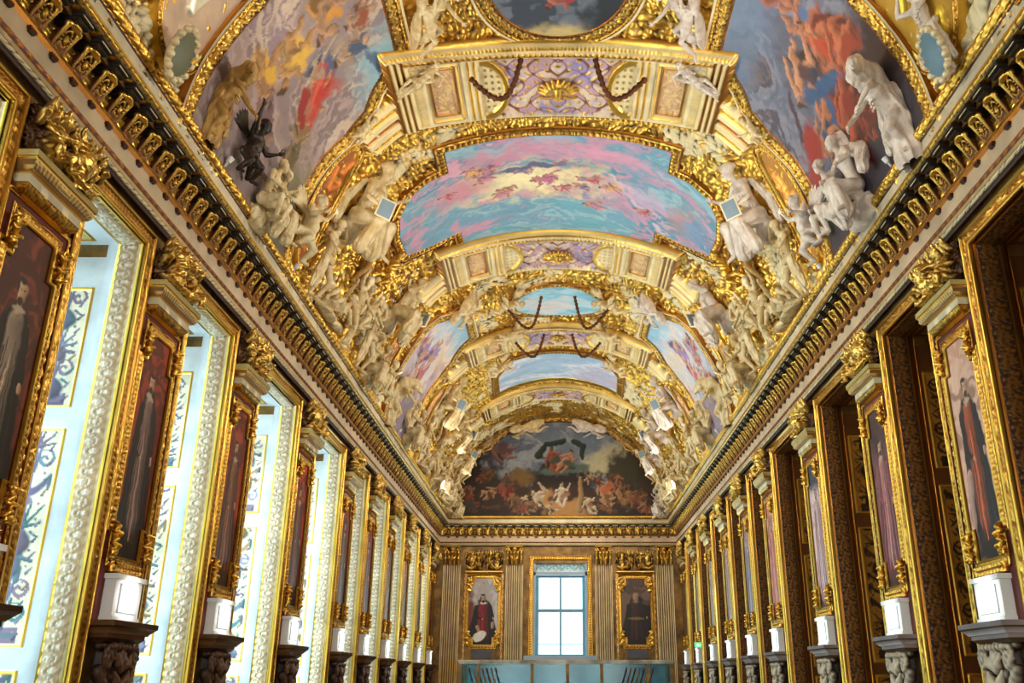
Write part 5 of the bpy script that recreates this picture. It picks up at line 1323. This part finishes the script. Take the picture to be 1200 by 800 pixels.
def big(U, V):
    P = Paint(U, V, (110, 170, 190), 510, .3); P.clouds([(64, 130, 160), (106, 168, 188), (150, 186, 200), (110, 160, 186), (196, 150, 176), (84, 146, 174), (206, 180, 200)], .75, .8, .1, (.55, 1.3), .1)
    for (x, y, rx, ry, c, a) in [(-.6, 16.0, 1.5, .62, (246, 224, 160), .85), (-.7, 16.0, .8, .34, (252, 240, 190), .9), (-.3, 14.9, 1.2, .3, (214, 150, 176), .7), (-2.2, 15.8, .7, .35, (206, 130, 160), .8), (1.2, 15.1, 1.0, .25, (220, 160, 186), .6), (1.9, 16.2, .7, .35, (206, 176, 206), .6), (-1.6, 15.0, .8, .25, (214, 140, 160), .6), (2.9, 16.3, .35, .6, (186, 140, 120), .6)]:
        P.blob(x, y, rx, ry, .1, c, .7, 1.0, a)
    for i in range(16):
        r = RS(i + 80); P.person(-2.6 + r.rand() * 5.2, 14.9 + r.rand() * 2.2, .42 + r.rand() * .2, 1.2 + r.rand() * .9, (226, 166, 150), [(196, 80, 110), (110, 120, 170), (222, 170, 110), (206, 130, 170)][i % 4], i + 90)
    P.blob(-.5, 15.55, .9, .1, .05, (96, 104, 140), .4, .9); P.person(-.3, 16.0, .8, 1.4, (222, 150, 150), (190, 110, 150), 200); P.blob(3.2, 16.4, .3, .5, .4, (120, 150, 186), .5, .8)
    P.brush(.13, 5, .0); return P
b_near = [(x, 14.18 + .32 * (1 - (x / 31) ** 2)) for x in np.linspace(-31, 31, 13)]
b_far = [(x, 17.85 + .6 * (1 - (x / 31) ** 2)) for x in np.linspace(31, -31, 13)]
vault_painting('wide cross-shaped sky painting, turquoise and pink with a golden glow, on the vault crown', b_near + [(31, 14.9), (37, 14.82), (43, 14.9), (48, 15.25), (50, 15.9), (49.5, 16.7), (44, 17.0), (38, 17.2), (31, 17.3)] + b_far + [(-31, 17.3), (-38, 17.2), (-44, 17.0), (-49.5, 16.7), (-50, 15.9), (-48, 15.25), (-43, 14.9), (-37, 14.82), (-31, 14.9)], big, VFR, .022)
def topoval(U, V):
    P = Paint(U, V, (70, 84, 100), 520); P.clouds([(50, 62, 76), (86, 100, 116), (104, 114, 128), (60, 70, 84)], .9); P.blob(-.05, 11.75, .8, .3, 0, (196, 176, 120), .6, .8); P.blob(.85, 11.2, .45, .6, 0, (38, 44, 54), .4, .8)
    P.person(.05, 10.75, .9, .6, (196, 110, 100), (170, 60, 60), 3); P.person(-.2, 9.6, .8, 2, (180, 120, 110), (90, 70, 110), 5); P.brush(.12, 5, .2); return P
vault_painting('dark blue-grey oval painting cut by the top edge, in a leafy gilt frame', ell(0, 10.2, 15.5, 1.55, 72), topoval, VFR2, .022)
def oval2(U, V):
    P = Paint(U, V, (120, 180, 206), 530); P.clouds([(90, 160, 196), (130, 190, 214), (170, 206, 220), (206, 206, 210)], 1.2, .8, .15, (.6, 1.3)); P.brush(.14, 6, 0); return P
vault_painting('small pale-blue oval painting crossed by two dark hanging swags, on the crown', ell(0, 22.45, 16.5, .98, 64), oval2, VFR, .025)
def octo(U, V):
    P = Paint(U, V, (150, 180, 210), 540); P.clouds([(110, 150, 196), (160, 190, 216), (206, 216, 226), (176, 180, 206), (196, 170, 190)], .9, .9, .12, (.5, 1.3)); P.brush(.14, 5, 0); return P
vault_painting('pale-blue clouded panel with cut corners in a bright gold frame, near the end wall', [(-29, 29.0), (-28, 27.5), (-20, 26.55), (20, 26.55), (28, 27.5), (29, 29.0)], octo, [(0, -.02, .07, 'plain', 0, 1, G1, G1), (.04, .07, .12, 'plain', 0, 1, G1, G1), (.2, .10, .10, 'flute', .03, .08, G1, G2), (.05, .10, .13, 'bead', .02, .06, G1, G2), (0, .13, -.03, 'plain', 0, 1, G2, G2)], .028)

# oval medallions: a bronze relief in a gilt oval frame
MFR = [(0, .02, .08, 'plain', 0, 1, G2, G2), (.03, .08, .12, 'plain', 0, 1, G1, G1), (.07, .10, .10, 'leaf', .035, .06, G1, G2), (.03, .11, .12, 'rope', .015, .04, G1, G2), (0, .12, -.02, 'plain', 0, 1, G1, G1)]
def medallion(sg, ang, y, ra, ry, rot, label, tone, sd):
    P = ell(0, 0, ra * RV, ry, 56, rot * sg) + np.array([sg * ang * RV, y]); P = P[::-1]
    q = MV(sg * ang, y, 0); r = thing('oval_medallion', label, 'medallion', tuple(float(t) for t in q))
    def fx(o): o.parent = r; o.matrix_parent_inverse.translation = -r.location; return o
    cx, cy = sg * ang * RV, y
    def hf(U, V):
        f = np.zeros(U.shape)
        rr = RS(sd)
        for i in range(9):
            a = cx + (rr.rand() - .5) * ra * RV * 1.3; b = cy + (rr.rand() - .5) * ry * .7; p = np.array([a, b]); d = np.array([(rr.rand() - .3) * .5, (rr.rand() - .5) * .3]); L2 = d @ d
            t = np.clip(((U - p[0]) * d[0] + (V - p[1]) * d[1]) / L2, 0, 1); q_ = np.hypot(U - p[0] - t * d[0], V - p[1] - t * d[1]) / (.09 - .04 * t)
            f = np.maximum(f, np.sqrt(np.clip(1 - q_ ** 2, 0, 1)))
        f = f + .25 * fbm(U * 7, V * 7, sd)
        return .06 + .05 * f, mixc(rgba(lin(tone), .35), rgba(lin(tuple(min(255, c * 1.35) for c in tone)), .6), sstep(.2, .8, f))
    fx(relief_panel('relief', MVm, P[:, 0].min(), P[:, 0].max(), P[:, 1].min(), P[:, 1].max(), .022, hf, None, None, inside(P)))
    fx(sweep('frame', P, True, MFR, MVm, a0=-.02, ds=.025, res=.013))
for sg, wd in ((-1, 'left'), (1, 'right')):
    ot = (156, 92, 36) if sg < 0 else (186, 134, 62)
    medallion(sg, 67, 12.62, 14.5, .36, .10, '%s oval relief medallion between the large %s side painting and the sky painting' % (['russet', 'ochre'][sg > 0], wd), ot, 5 + sg)
    medallion(sg, 67, 7.75, 15, .62, -.08, '%s oval relief in red-brown frame at the top %s corner of the picture' % (['cream and pink', 'golden'][sg > 0], wd), (222, 196, 170) if sg < 0 else (206, 164, 60), 8 + sg)
    medallion(sg, 66, 19.4, 14, .33, -.08, '%s oval relief medallion just before the small %s side painting' % (['rosy brown', 'pale ochre'][sg > 0], wd), (170, 116, 74) if sg < 0 else (186, 146, 90), 11 + sg)
    medallion(sg, 66, 24.9, 13, .3, .06, 'narrow oval relief just beyond the small %s side painting' % wd, (176, 132, 100), 15 + sg)

# ------------------------------------------------------------------ swags
def tube(name, pts, rad, m, parent=None, bumps=9, n=10, step=.02):
    P = np.array(pts, float); d = np.r_[0, np.cumsum(np.linalg.norm(np.diff(P, axis=0), axis=1))]
    k = max(4, int(d[-1] / step)); t = np.linspace(0, d[-1], k); Q = np.stack([np.interp(t, d, P[:, i]) for i in range(3)], 1)
    T = np.gradient(Q, axis=0); T /= np.linalg.norm(T, axis=1)[:, None]
    u = np.cross(T, (.1, .95, .3)); u /= np.linalg.norm(u, axis=1)[:, None]; v = np.cross(T, u)
    th = np.linspace(0, 2 * PI, n, endpoint=False)
    R = rad * (1 + .3 * np.sin(t[:, None] * bumps * 7 + th[None] * 2) + .15 * np.sin(th[None] * 5 + t[:, None] * 40))
    V = Q[:, None] + R[..., None] * (np.cos(th)[None, :, None] * u[:, None] + np.sin(th)[None, :, None] * v[:, None])
    F = grid_faces(k, n); j = np.arange(k - 1); F2 = np.stack([j * n + n - 1, (j + 1) * n + n - 1, (j + 1) * n, j * n], 1)
    return mesh_np(name, V.reshape(-1, 3), np.concatenate([F, F2]), m, None, True, parent)
def swag(a0, a1, y0, y1, sag, label, rad=.04):
    t = np.linspace(0, 1, 24); pts = []
    for q in t:
        p = MV(a0 + (a1 - a0) * q, y0 + (y1 - y0) * q, .42 + sag * .75 * 4 * q * (1 - q)); pts.append((p[0], p[1] + sag * 1.1 * 4 * q * (1 - q) * .3, p[2]))
    o = tube('garland', pts, rad, flat_mat('garland_bronze', (104, 58, 28), .6, .45, .2, 40, .3)); tag(o, label, 'garland')
swag(-22, -9, 12.0, 11.8, .62, 'dark bronze leaf swag left of the mask, below the dark oval painting'); swag(9, 22, 11.8, 12.0, .62, 'dark bronze leaf swag right of the mask, below the dark oval painting')
swag(-21, -6.5, 21.5, 21.3, .9, 'dark swag hanging over the left half of the pale-blue oval', .035); swag(6.5, 21, 21.3, 21.5, .9, 'dark swag hanging over the right half of the pale-blue oval', .035)
swag(-19, -6, 24.2, 24.0, .7, 'dark swag left of the small mask, beyond the pale-blue oval', .035); swag(6, 19, 24.0, 24.2, .7, 'dark swag right of the small mask, beyond the pale-blue oval', .035)
# ------------------------------------------------------------------ stucco figures on the vault and the cornice
FIG = {}
for k, fn in (('atlas', fig_atlas), ('seated', fig_seated), ('recline', fig_recline), ('putto', fig_putto), ('stoop', fig_stoop), ('pair', fig_pair)):
    v, f = fn().mesh(); o = mesh_np('stucco_' + k, v, f, MSTUC); FIG[k] = o.data; bpy.data.objects.remove(o)
NAMES = dict(atlas='standing_figure', seated='seated_figure', recline='reclining_figure', putto='winged_child', stoop='stooping_figure', pair='figure_pair')
TABM = flat_mat('tablet_slate', (128, 150, 164), 0, .4, .05, 20, .15)
DESC = dict(atlas='standing bearded figure', seated='seated woman', recline='reclining nude', putto='winged child', stoop='cloaked stooping figure', pair='draped pair')
GILT = {}
def fig(kind, ang, y, h, sc, where, mx=False, roll=0.0, lean=.25, gilt=None, d=None):
    me = FIG[kind]
    if gilt is not None:
        if (kind, gilt.name) not in GILT:
            m2 = me.copy(); m2.materials.clear(); m2.materials.append(gilt); GILT[(kind, gilt.name)] = m2
        me = GILT[(kind, gilt.name)]
    o = bpy.data.objects.new(NAMES[kind], me); C.objects.link(o)
    o.matrix_world = frame_mat(ang, y, h, None, sc, lean, False, mx, roll, 1.6 if ang * ang > 6400 else .6)
    tone = 'cream stucco' if gilt is None else {'plain_gilding': 'gilded', 'aged_gilding': 'dull gold', 'bronze_black': 'dark bronze', 'ochre_stucco': 'ochre', 'grey_stucco': 'cool white'}[gilt.name]
    tag(o, '%s %s, %s' % (tone, d or DESC[kind], where), 'sculpture')
    if kind == 'seated':
        b = MB(); b.box((-.17, -.025, 0), (.17, .025, .4), 0); b.box((-.14, -.03, .03), (.14, .03, .37), 1)
        t = b.build('tablet', [MCREAM, TABM], o); t.location = (.33, -.46, .62); t.rotation_euler = (-.2, 0, 1.0); t.scale = (.75,) * 3
    n_ = len(o['label'].split())
    if n_ > 16: print('LONG', n_, o['label'])
    return o
MOCH = flat_mat('ochre_stucco', (196, 158, 88), .15, .5, .4, 14, .2, c2=(150, 108, 52))
MGRW = flat_mat('grey_stucco', (234, 222, 208), 0, .45, .45, 14, .1, c2=(196, 180, 166), nscale=5)
# around the near side paintings
fig('stoop', -85, 8.85, .2, .64, 'on the left cornice under the yellow-draped painting', gilt=MOCH, lean=.5)
fig('putto', -85, 9.7, .2, .95, 'spreading wings on the left cornice, before the mauve painting', gilt=MDARK, lean=.3)
fig('pair', -87, 10.75, .2, .7, 'on the left cornice at the corner of the mauve painting', lean=.05)
fig('stoop', 88, 8.9, .2, .84, 'on the right cornice under the dark side painting', gilt=MGRW, mx=True, lean=.12)
fig('pair', 87.5, 10.65, .22, .86, 'on the right cornice at the corner of the dark side painting', gilt=MGRW, lean=.08)
for sg, w in ((-1, 'left'), (1, 'right')):
    m = sg < 0; g = MGRW if sg > 0 else None
    if sg > 0: fig('atlas', sg * 86, 7.7, .15, .7, 'beside the %s oval relief at the top of the picture' % w, m, gilt=g)
    fig('putto', sg * 84, 12.1, .22, 1.15, 'at the foot of the %s oval medallion near the sky painting' % w, m, gilt=g)
    fig('putto', sg * 54, 12.0, .2, .6, 'perched at the top of the %s oval medallion' % w, not m)
    fig('seated', sg * 67, 14.0, .2, 1.12, 'on the %s shoulder of the vault, before the turquoise sky painting' % w, m, gilt=g, lean=0, roll=sg * .35)
    fig('seated', sg * 68, 17.9, .2, 1.05, 'on the %s shoulder of the vault, behind the turquoise sky painting' % w, not m, gilt=g, lean=0, roll=-sg * .2)
    fig('atlas', sg * 86, 13.4, .2, .82, '%s cornice, right under the first seated tablet-bearer' % w, m)
    fig('recline', sg * 84, 14.6, .2, .85, '%s cornice, between the first pair of standing figures' % w, m, lean=.3)
    fig('atlas', sg * 71, 15.2, .15, .85, '%s vault side below the near half of the sky painting wing' % w, not m, gilt=MOCH, lean=0)
    fig('atlas', sg * 86, 15.6, .2, .85, '%s cornice below the middle of the sky painting' % w, not m)
    fig('putto', sg * 66, 16.2, .2, 1.1, '%s vault side under the tip of the sky painting wing' % w, m, gilt=MGOLD, lean=0)
    fig('recline', sg * 76, 16.3, .25, .8, '%s vault side, over the cornice standing figures' % w, m, lean=.1, roll=sg * .4)
    fig('atlas', sg * 86, 17.0, .2, .85, '%s cornice below the far half of the sky painting' % w, m)
    fig('pair', sg * 86, 18.1, .2, .8, '%s cornice under the second tablet-bearer' % w, m)
    fig('putto', sg * 85, 19.2, .22, 1.05, '%s cornice at the foot of the second oval medallion' % w, m)
    fig('stoop', sg * 86, 20.8, .2, .8, '%s cornice at the near corner of the small side painting' % w, m)
    fig('pair', sg * 86, 23.3, .2, .85, '%s cornice at the far corner of the small side painting' % w, m)
    fig('seated', sg * 64, 25.9, .2, 1.05, '%s vault shoulder before the gold-framed cut-corner panel' % w, m, gilt=g, lean=0, roll=sg * .3)
    fig('atlas', sg * 86, 25.4, .2, .85, '%s cornice, first beyond the small side painting' % w, m)
    fig('recline', sg * 84, 26.6, .2, .85, '%s cornice opposite the near edge of the cut-corner panel' % w, m)
    fig('atlas', sg * 72, 27.2, .2, .85, '%s vault side level with the cut-corner panel' % w, not m, gilt=MOCH, lean=0)
    fig('atlas', sg * 86, 27.8, .2, .85, '%s cornice opposite the middle of the cut-corner panel' % w, not m)
    fig('seated', sg * 64, 28.9, .2, 1.0, '%s vault shoulder beyond the cut-corner panel' % w, not m, gilt=g, lean=0)
    fig('pair', sg * 86, 29.0, .2, .8, '%s cornice opposite the far edge of the cut-corner panel' % w, m)
    fig('atlas', sg * 86, 30.4, .2, .85, '%s cornice, third standing one from the end wall' % w, m)
    fig('seated', sg * 66, 31.6, .2, .9, '%s vault shoulder nearest the arched end painting' % w, m, lean=0, gilt=g)
    fig('recline', sg * 84, 31.5, .2, .85, '%s cornice, last lying one before the end wall' % w, not m)
    fig('atlas', sg * 86, 32.6, .2, .9, '%s cornice, last but one before the arched painting' % w, m)
    fig('pair', sg * 86, 33.6, .22, .8, '%s cornice touching the corner of the arched painting' % w, m, gilt=g)
    fig('atlas', sg * 68, 33.5, .25, .8, 'hugging the %s flank of the arched painting' % w, m, lean=0)
    fig('atlas', sg * 48, 33.6, .25, .7, 'over the %s haunch of the arched painting' % w, m, lean=0, gilt=MOCH)
    fig('recline', sg * 19, 33.7, .35, .85, 'floating over the %s half of the arched painting top' % w, m, lean=0, roll=-sg * 1.45, gilt=g)
    # white figures on the shoulders of the bands
    fig('recline', sg * 34, 11.75, .36, .48, 'lying over the %s near corner of the nearest crown band' % w, m, lean=0, roll=sg * 1.45, gilt=g, d='flying draped figure')
    fig('recline', sg * 31, 10.4, .3, .7, 'beside the %s side of the dark oval painting' % w, not m, lean=0, roll=-sg * .3, gilt=g, d='flying draped figure')
    fig('putto', sg * 26, 21.4, .3, 1.0, 'holding the swag %s of the pale-blue oval' % w, m, lean=0, roll=-sg * .5)
    fig('putto', sg * 27, 23.5, .3, 1.0, 'behind the pale-blue oval, %s side' % w, not m, lean=0, roll=-sg * .5)
    fig('recline', sg * 38, 20.7, .3, .7, 'in the corner between the far band and the small %s painting' % w, m, lean=0, roll=-sg * .8, gilt=g)
    fig('putto', sg * 34, 26.1, .3, .9, 'at the %s near corner of the cut-corner panel' % w, m, lean=0)
    # shield by the near oval
    S = Sculpt((-.3, -.14, -.4), (.3, .1, .4), .015); S.ball((0, .02, 0), (.2, .09, .3), k=.02)
    for i in range(14):
        a = i / 14 * 2 * PI; S.ball((.21 * math.cos(a), -.02, .31 * math.sin(a)), .045, k=.01)
    v, f = S.mesh(); V = np.array(v); k = np.hypot(V[:, 0] / .19, V[:, 2] / .29) < .93
    col = np.where(k[:, None], rgba(lin((96, 132, 150) if sg > 0 else (104, 110, 84)), .05)[None], rgba(lin((232, 214, 170)), .2)[None])
    o = mesh_np('shield', v, f, REL, col); o.matrix_world = frame_mat(sg * 82.5, 7.55, .3, None, .95, .1)
    tag(o, '%s oval shield with scalloped cream rim above the %s cornice' % (['olive green', 'slate blue'][sg > 0], w), 'shield')

# ------------------------------------------------------------------ showcase in the far half of the gallery
def showcase():
    y = 22.0; x0, x1 = -2.25, 2.62; z1 = CZ + .46
    r = thing('display_case', 'long glass showcase with teal interior and pale gilt top rail, below the end window', 'showcase', (.18, y, 0))
    def fx(o): o.parent = r; o.matrix_parent_inverse.translation = (-.18, -y, 0); return o
    d = .45
    b = MB()
    b.box((x0, y - d, z1 - .07), (x1, y + d, z1)); b.box((x0 - .04, y - d - .04, z1 - .02), (x1 + .04, y + d + .04, z1 + .01)); b.box((x0, y - d, .86), (x1, y + d, .94)); b.box((x0 + .05, y - d + .05, 0), (x1 - .05, y + d - .05, .1))
    fx(b.build('rail', flat_mat('pale_rail', (190, 186, 170), .3, .4, .1, 30, .3, c2=(120, 110, 90))))
    for x in (x0, x0 + .42, -.62, .18, .95, x1 - .62, x1 - .08):
        b = MB(); b.box((x, y - d, .1), (x + .07, y - d + .07, z1 - .07)); b.box((x, y + d - .07, .1), (x + .07, y + d, z1 - .07)); fx(b.build('post', MDGOLD))
    b = MB(); b.box((x0 + .02, y - d + .03, .94), (x1 - .02, y - d + .04, z1 - .07)); b.box((x0 + .02, y + d - .04, .94), (x1 - .02, y + d - .03, z1 - .07)); fx(b.build('pane', MCASE))
    b = MB(); b.box((-1.15, y - .36, .94), (1.2, y + .3, z1 - .09)); b.box((-.7, y - .39, .94), (-.2, y - .36, z1 - .2)); b.box((.0, y - .39, .94), (.5, y - .36, z1 - .24)); b.box((-2.1, y + .28, .94), (2.5, y + .33, z1 - .1)); fx(b.build('lining', MTEAL))
    b = MB(); b.box((x0 + .08, y - .38, .1), (x1 - .08, y + .38, .86)); fx(b.build('cabinet', MBROWN))
    for sx, xc in ((-1, -1.62), (1, 1.75)):
        for k in range(7):
            x = xc + (k - 3) * .1
            fx(tube('grille_scroll', [(x, y - .42, .96), (x + .05 * sx, y - .44, 1.2), (x - .03 * sx, y - .46, 1.5), (x + .06 * sx, y - .42, 1.75), (x + .1 * sx, y - .42, 1.9)], .018, MDGOLD if k % 2 else MDARK, step=.06))
showcase()

# exit sign, small wall lamps
b = MB(); b.box((-.11, -.03, 0), (.11, 0, .15)); o = b.build('exit_sign', flat_mat('sign_back', (200, 230, 210), 0, .5)); o.location = (W - .35, 28.7, .98 + CZ); o.rotation_euler = (0, 0, -.2)
o2 = MB(); o2.box((-.1, -.034, .01), (.1, -.03, .14)); q = o2.build('lit_face', emit_mat('green_light', (60, 200, 110), 1.6), o)
b = MB(); b.box((-.03, -.036, .03), (.01, -.034, .11)); b.box((.02, -.036, .05), (.07, -.034, .08)); b.build('pictogram', emit_mat('sign_white', (240, 255, 245), 1.5), q)
tag(o, 'small green lit exit sign low on the far right wall', 'sign')

# ------------------------------------------------------------------ lights
def light(kind, loc, energy, color, size=.2, target=None, name='light', **kw):
    L = bpy.data.lights.new(name, kind); L.energy = energy; L.color = color
    if kind == 'AREA':
        L.shape = 'RECTANGLE'; L.size = kw.get('sx', 1); L.size_y = kw.get('sy', 1)
    elif kind == 'SPOT': L.shadow_soft_size = size; L.spot_size = kw.get('ang', 2.4); L.spot_blend = 1
    else: L.shadow_soft_size = size
    o = bpy.data.objects.new(name, L); C.objects.link(o); o.location = loc
    if target is not None:
        d = Vector(target) - Vector(loc); o.rotation_euler = d.to_track_quat('-Z', 'Y').to_euler()
    return o
DAY = (.86, .94, 1.0); WARM = (1.0, .86, .62); NEUT = (1.0, .94, .84)
E_DAY, E_VAULT, E_WALL = 130, 158, 12
for i in range(len(CENT) - 1):
    a, e = CENT[i] + HP, CENT[i + 1] - HP
    light('AREA', (-(W + DEP + .12), (a + e) / 2, 2.9), E_DAY * (e - a) / 1.5, DAY, target=(0, (a + e) / 2, 2.9), name='window_daylight', sx=(e - a) * .95, sy=5.2)
light('AREA', (.09, YE + .6, 3.9), 250, DAY, target=(.09, 0, 3.5), name='end_window_daylight', sx=1.8, sy=2.9)
for x in (-2.6, 0.0, 2.6): light('AREA', (x, Y0 - .5, 2.9), 180, NEUT, target=(x, 10, 3.2), name='rear_fill_light', sx=1.3, sy=4.4)  # fill light added behind the viewer, outside the made-up rear windows
LY = [6.5, 9.4, 12.4, 15.6, 18.8, 22, 25.2, 28.4, 31.6]
k = 0
for y in LY:
    for sg, w in ((-1, 'left'), (1, 'right')):
        loc = (sg * 3.4, y, 5.95 + CZ)
        light('SPOT', loc, E_VAULT, NEUT, .12, target=(-sg * 2.2, y + .3, 9.6 + CZ), name='cornice_spot', ang=2.7)
        b = MB(); n = 12
        ring = lambda z, r: [(r * math.cos(t * 2 * PI / n), r * math.sin(t * 2 * PI / n), z) for t in range(n)]
        b.add(ring(0, .05) + ring(.12, .065), [(i, (i + 1) % n, n + (i + 1) % n, n + i) for i in range(n)] + [tuple(range(n))[::-1]]); b.box((-.015, -.015, -.1), (.015, .015, 0))
        o = b.build('spotlight', MWHITE); b = MB(); b.add(ring(.11, .06), [tuple(range(n))]); b.build('lens', MLAMP, o)
        o.location = (sg * 4.03, y + .05, 5.93 + CZ); o.rotation_euler = (0, -sg * .5, 0); o.scale = (.65,) * 3; k += 1
        tag(o, 'small round white spotlight on the %s cornice, %s from the viewer' % (w, NTH[LY.index(y)]), 'lamp', 'cornice spotlights')
for sg in (-1, 1):
    for i, c in enumerate(CENT[1:]):
        if sg > 0 and i == 0: continue
        light('SPOT', (sg * (W - .55), c, .30 + CZ + .55), 16, (1, .97, .9), .05, target=(sg * W, c, .80 + CZ), name='plaque_lamp', ang=1.5)
# fill spots added at cornice height, with no fixture, to brighten the opposite walls
for y in LY:
    for sg in (-1, 1):
        light('SPOT', (sg * 3.75, y, 5.95 + CZ), 190 if sg < 0 else 240, NEUT, .08, target=(-sg * W, y + 1.2, 2.6 + CZ), name='wall_fill_spot', ang=2.0)
for x in (-3, 0, 3): light('SPOT', (x, 27.5, 5.9 + CZ), 260, NEUT, .1, target=(x, YE, 2.2 + CZ), name='end_wall_fill', ang=1.6)  # extra fill spots added to brighten the end wall, no lamp there

w = bpy.data.worlds.new('sky'); bpy.context.scene.world = w; w.use_nodes = True
nt = w.node_tree; bg = nt.nodes['Background']; bg.inputs[0].default_value = (.86, .97, 1.0, 1); bg.inputs[1].default_value = 2.2

# ------------------------------------------------------------------ camera
cam = bpy.data.cameras.new('camera'); co = bpy.data.objects.new('camera', cam); C.objects.link(co)
cam.sensor_width = 36; cam.sensor_fit = 'HORIZONTAL'; cam.lens = 1050 / 1200 * 36; cam.shift_x = -54 / 1200; cam.clip_start = .05; cam.clip_end = 200
co.location = (0, 0, CZ); co.rotation_euler = (PI / 2 + math.atan(399 / 1050), 0, 0)
sc = bpy.context.scene; sc.camera = co
sc.view_settings.view_transform = 'Standard'; sc.view_settings.look = 'None'; sc.view_settings.gamma = 1; sc.view_settings.use_curve_mapping = False
sc.view_settings.exposure = 0.42
sc.cycles.max_bounces = 6; sc.cycles.diffuse_bounces = 2; sc.cycles.glossy_bounces = 4; sc.cycles.sample_clamp_indirect = 6; sc.cycles.use_denoising = True
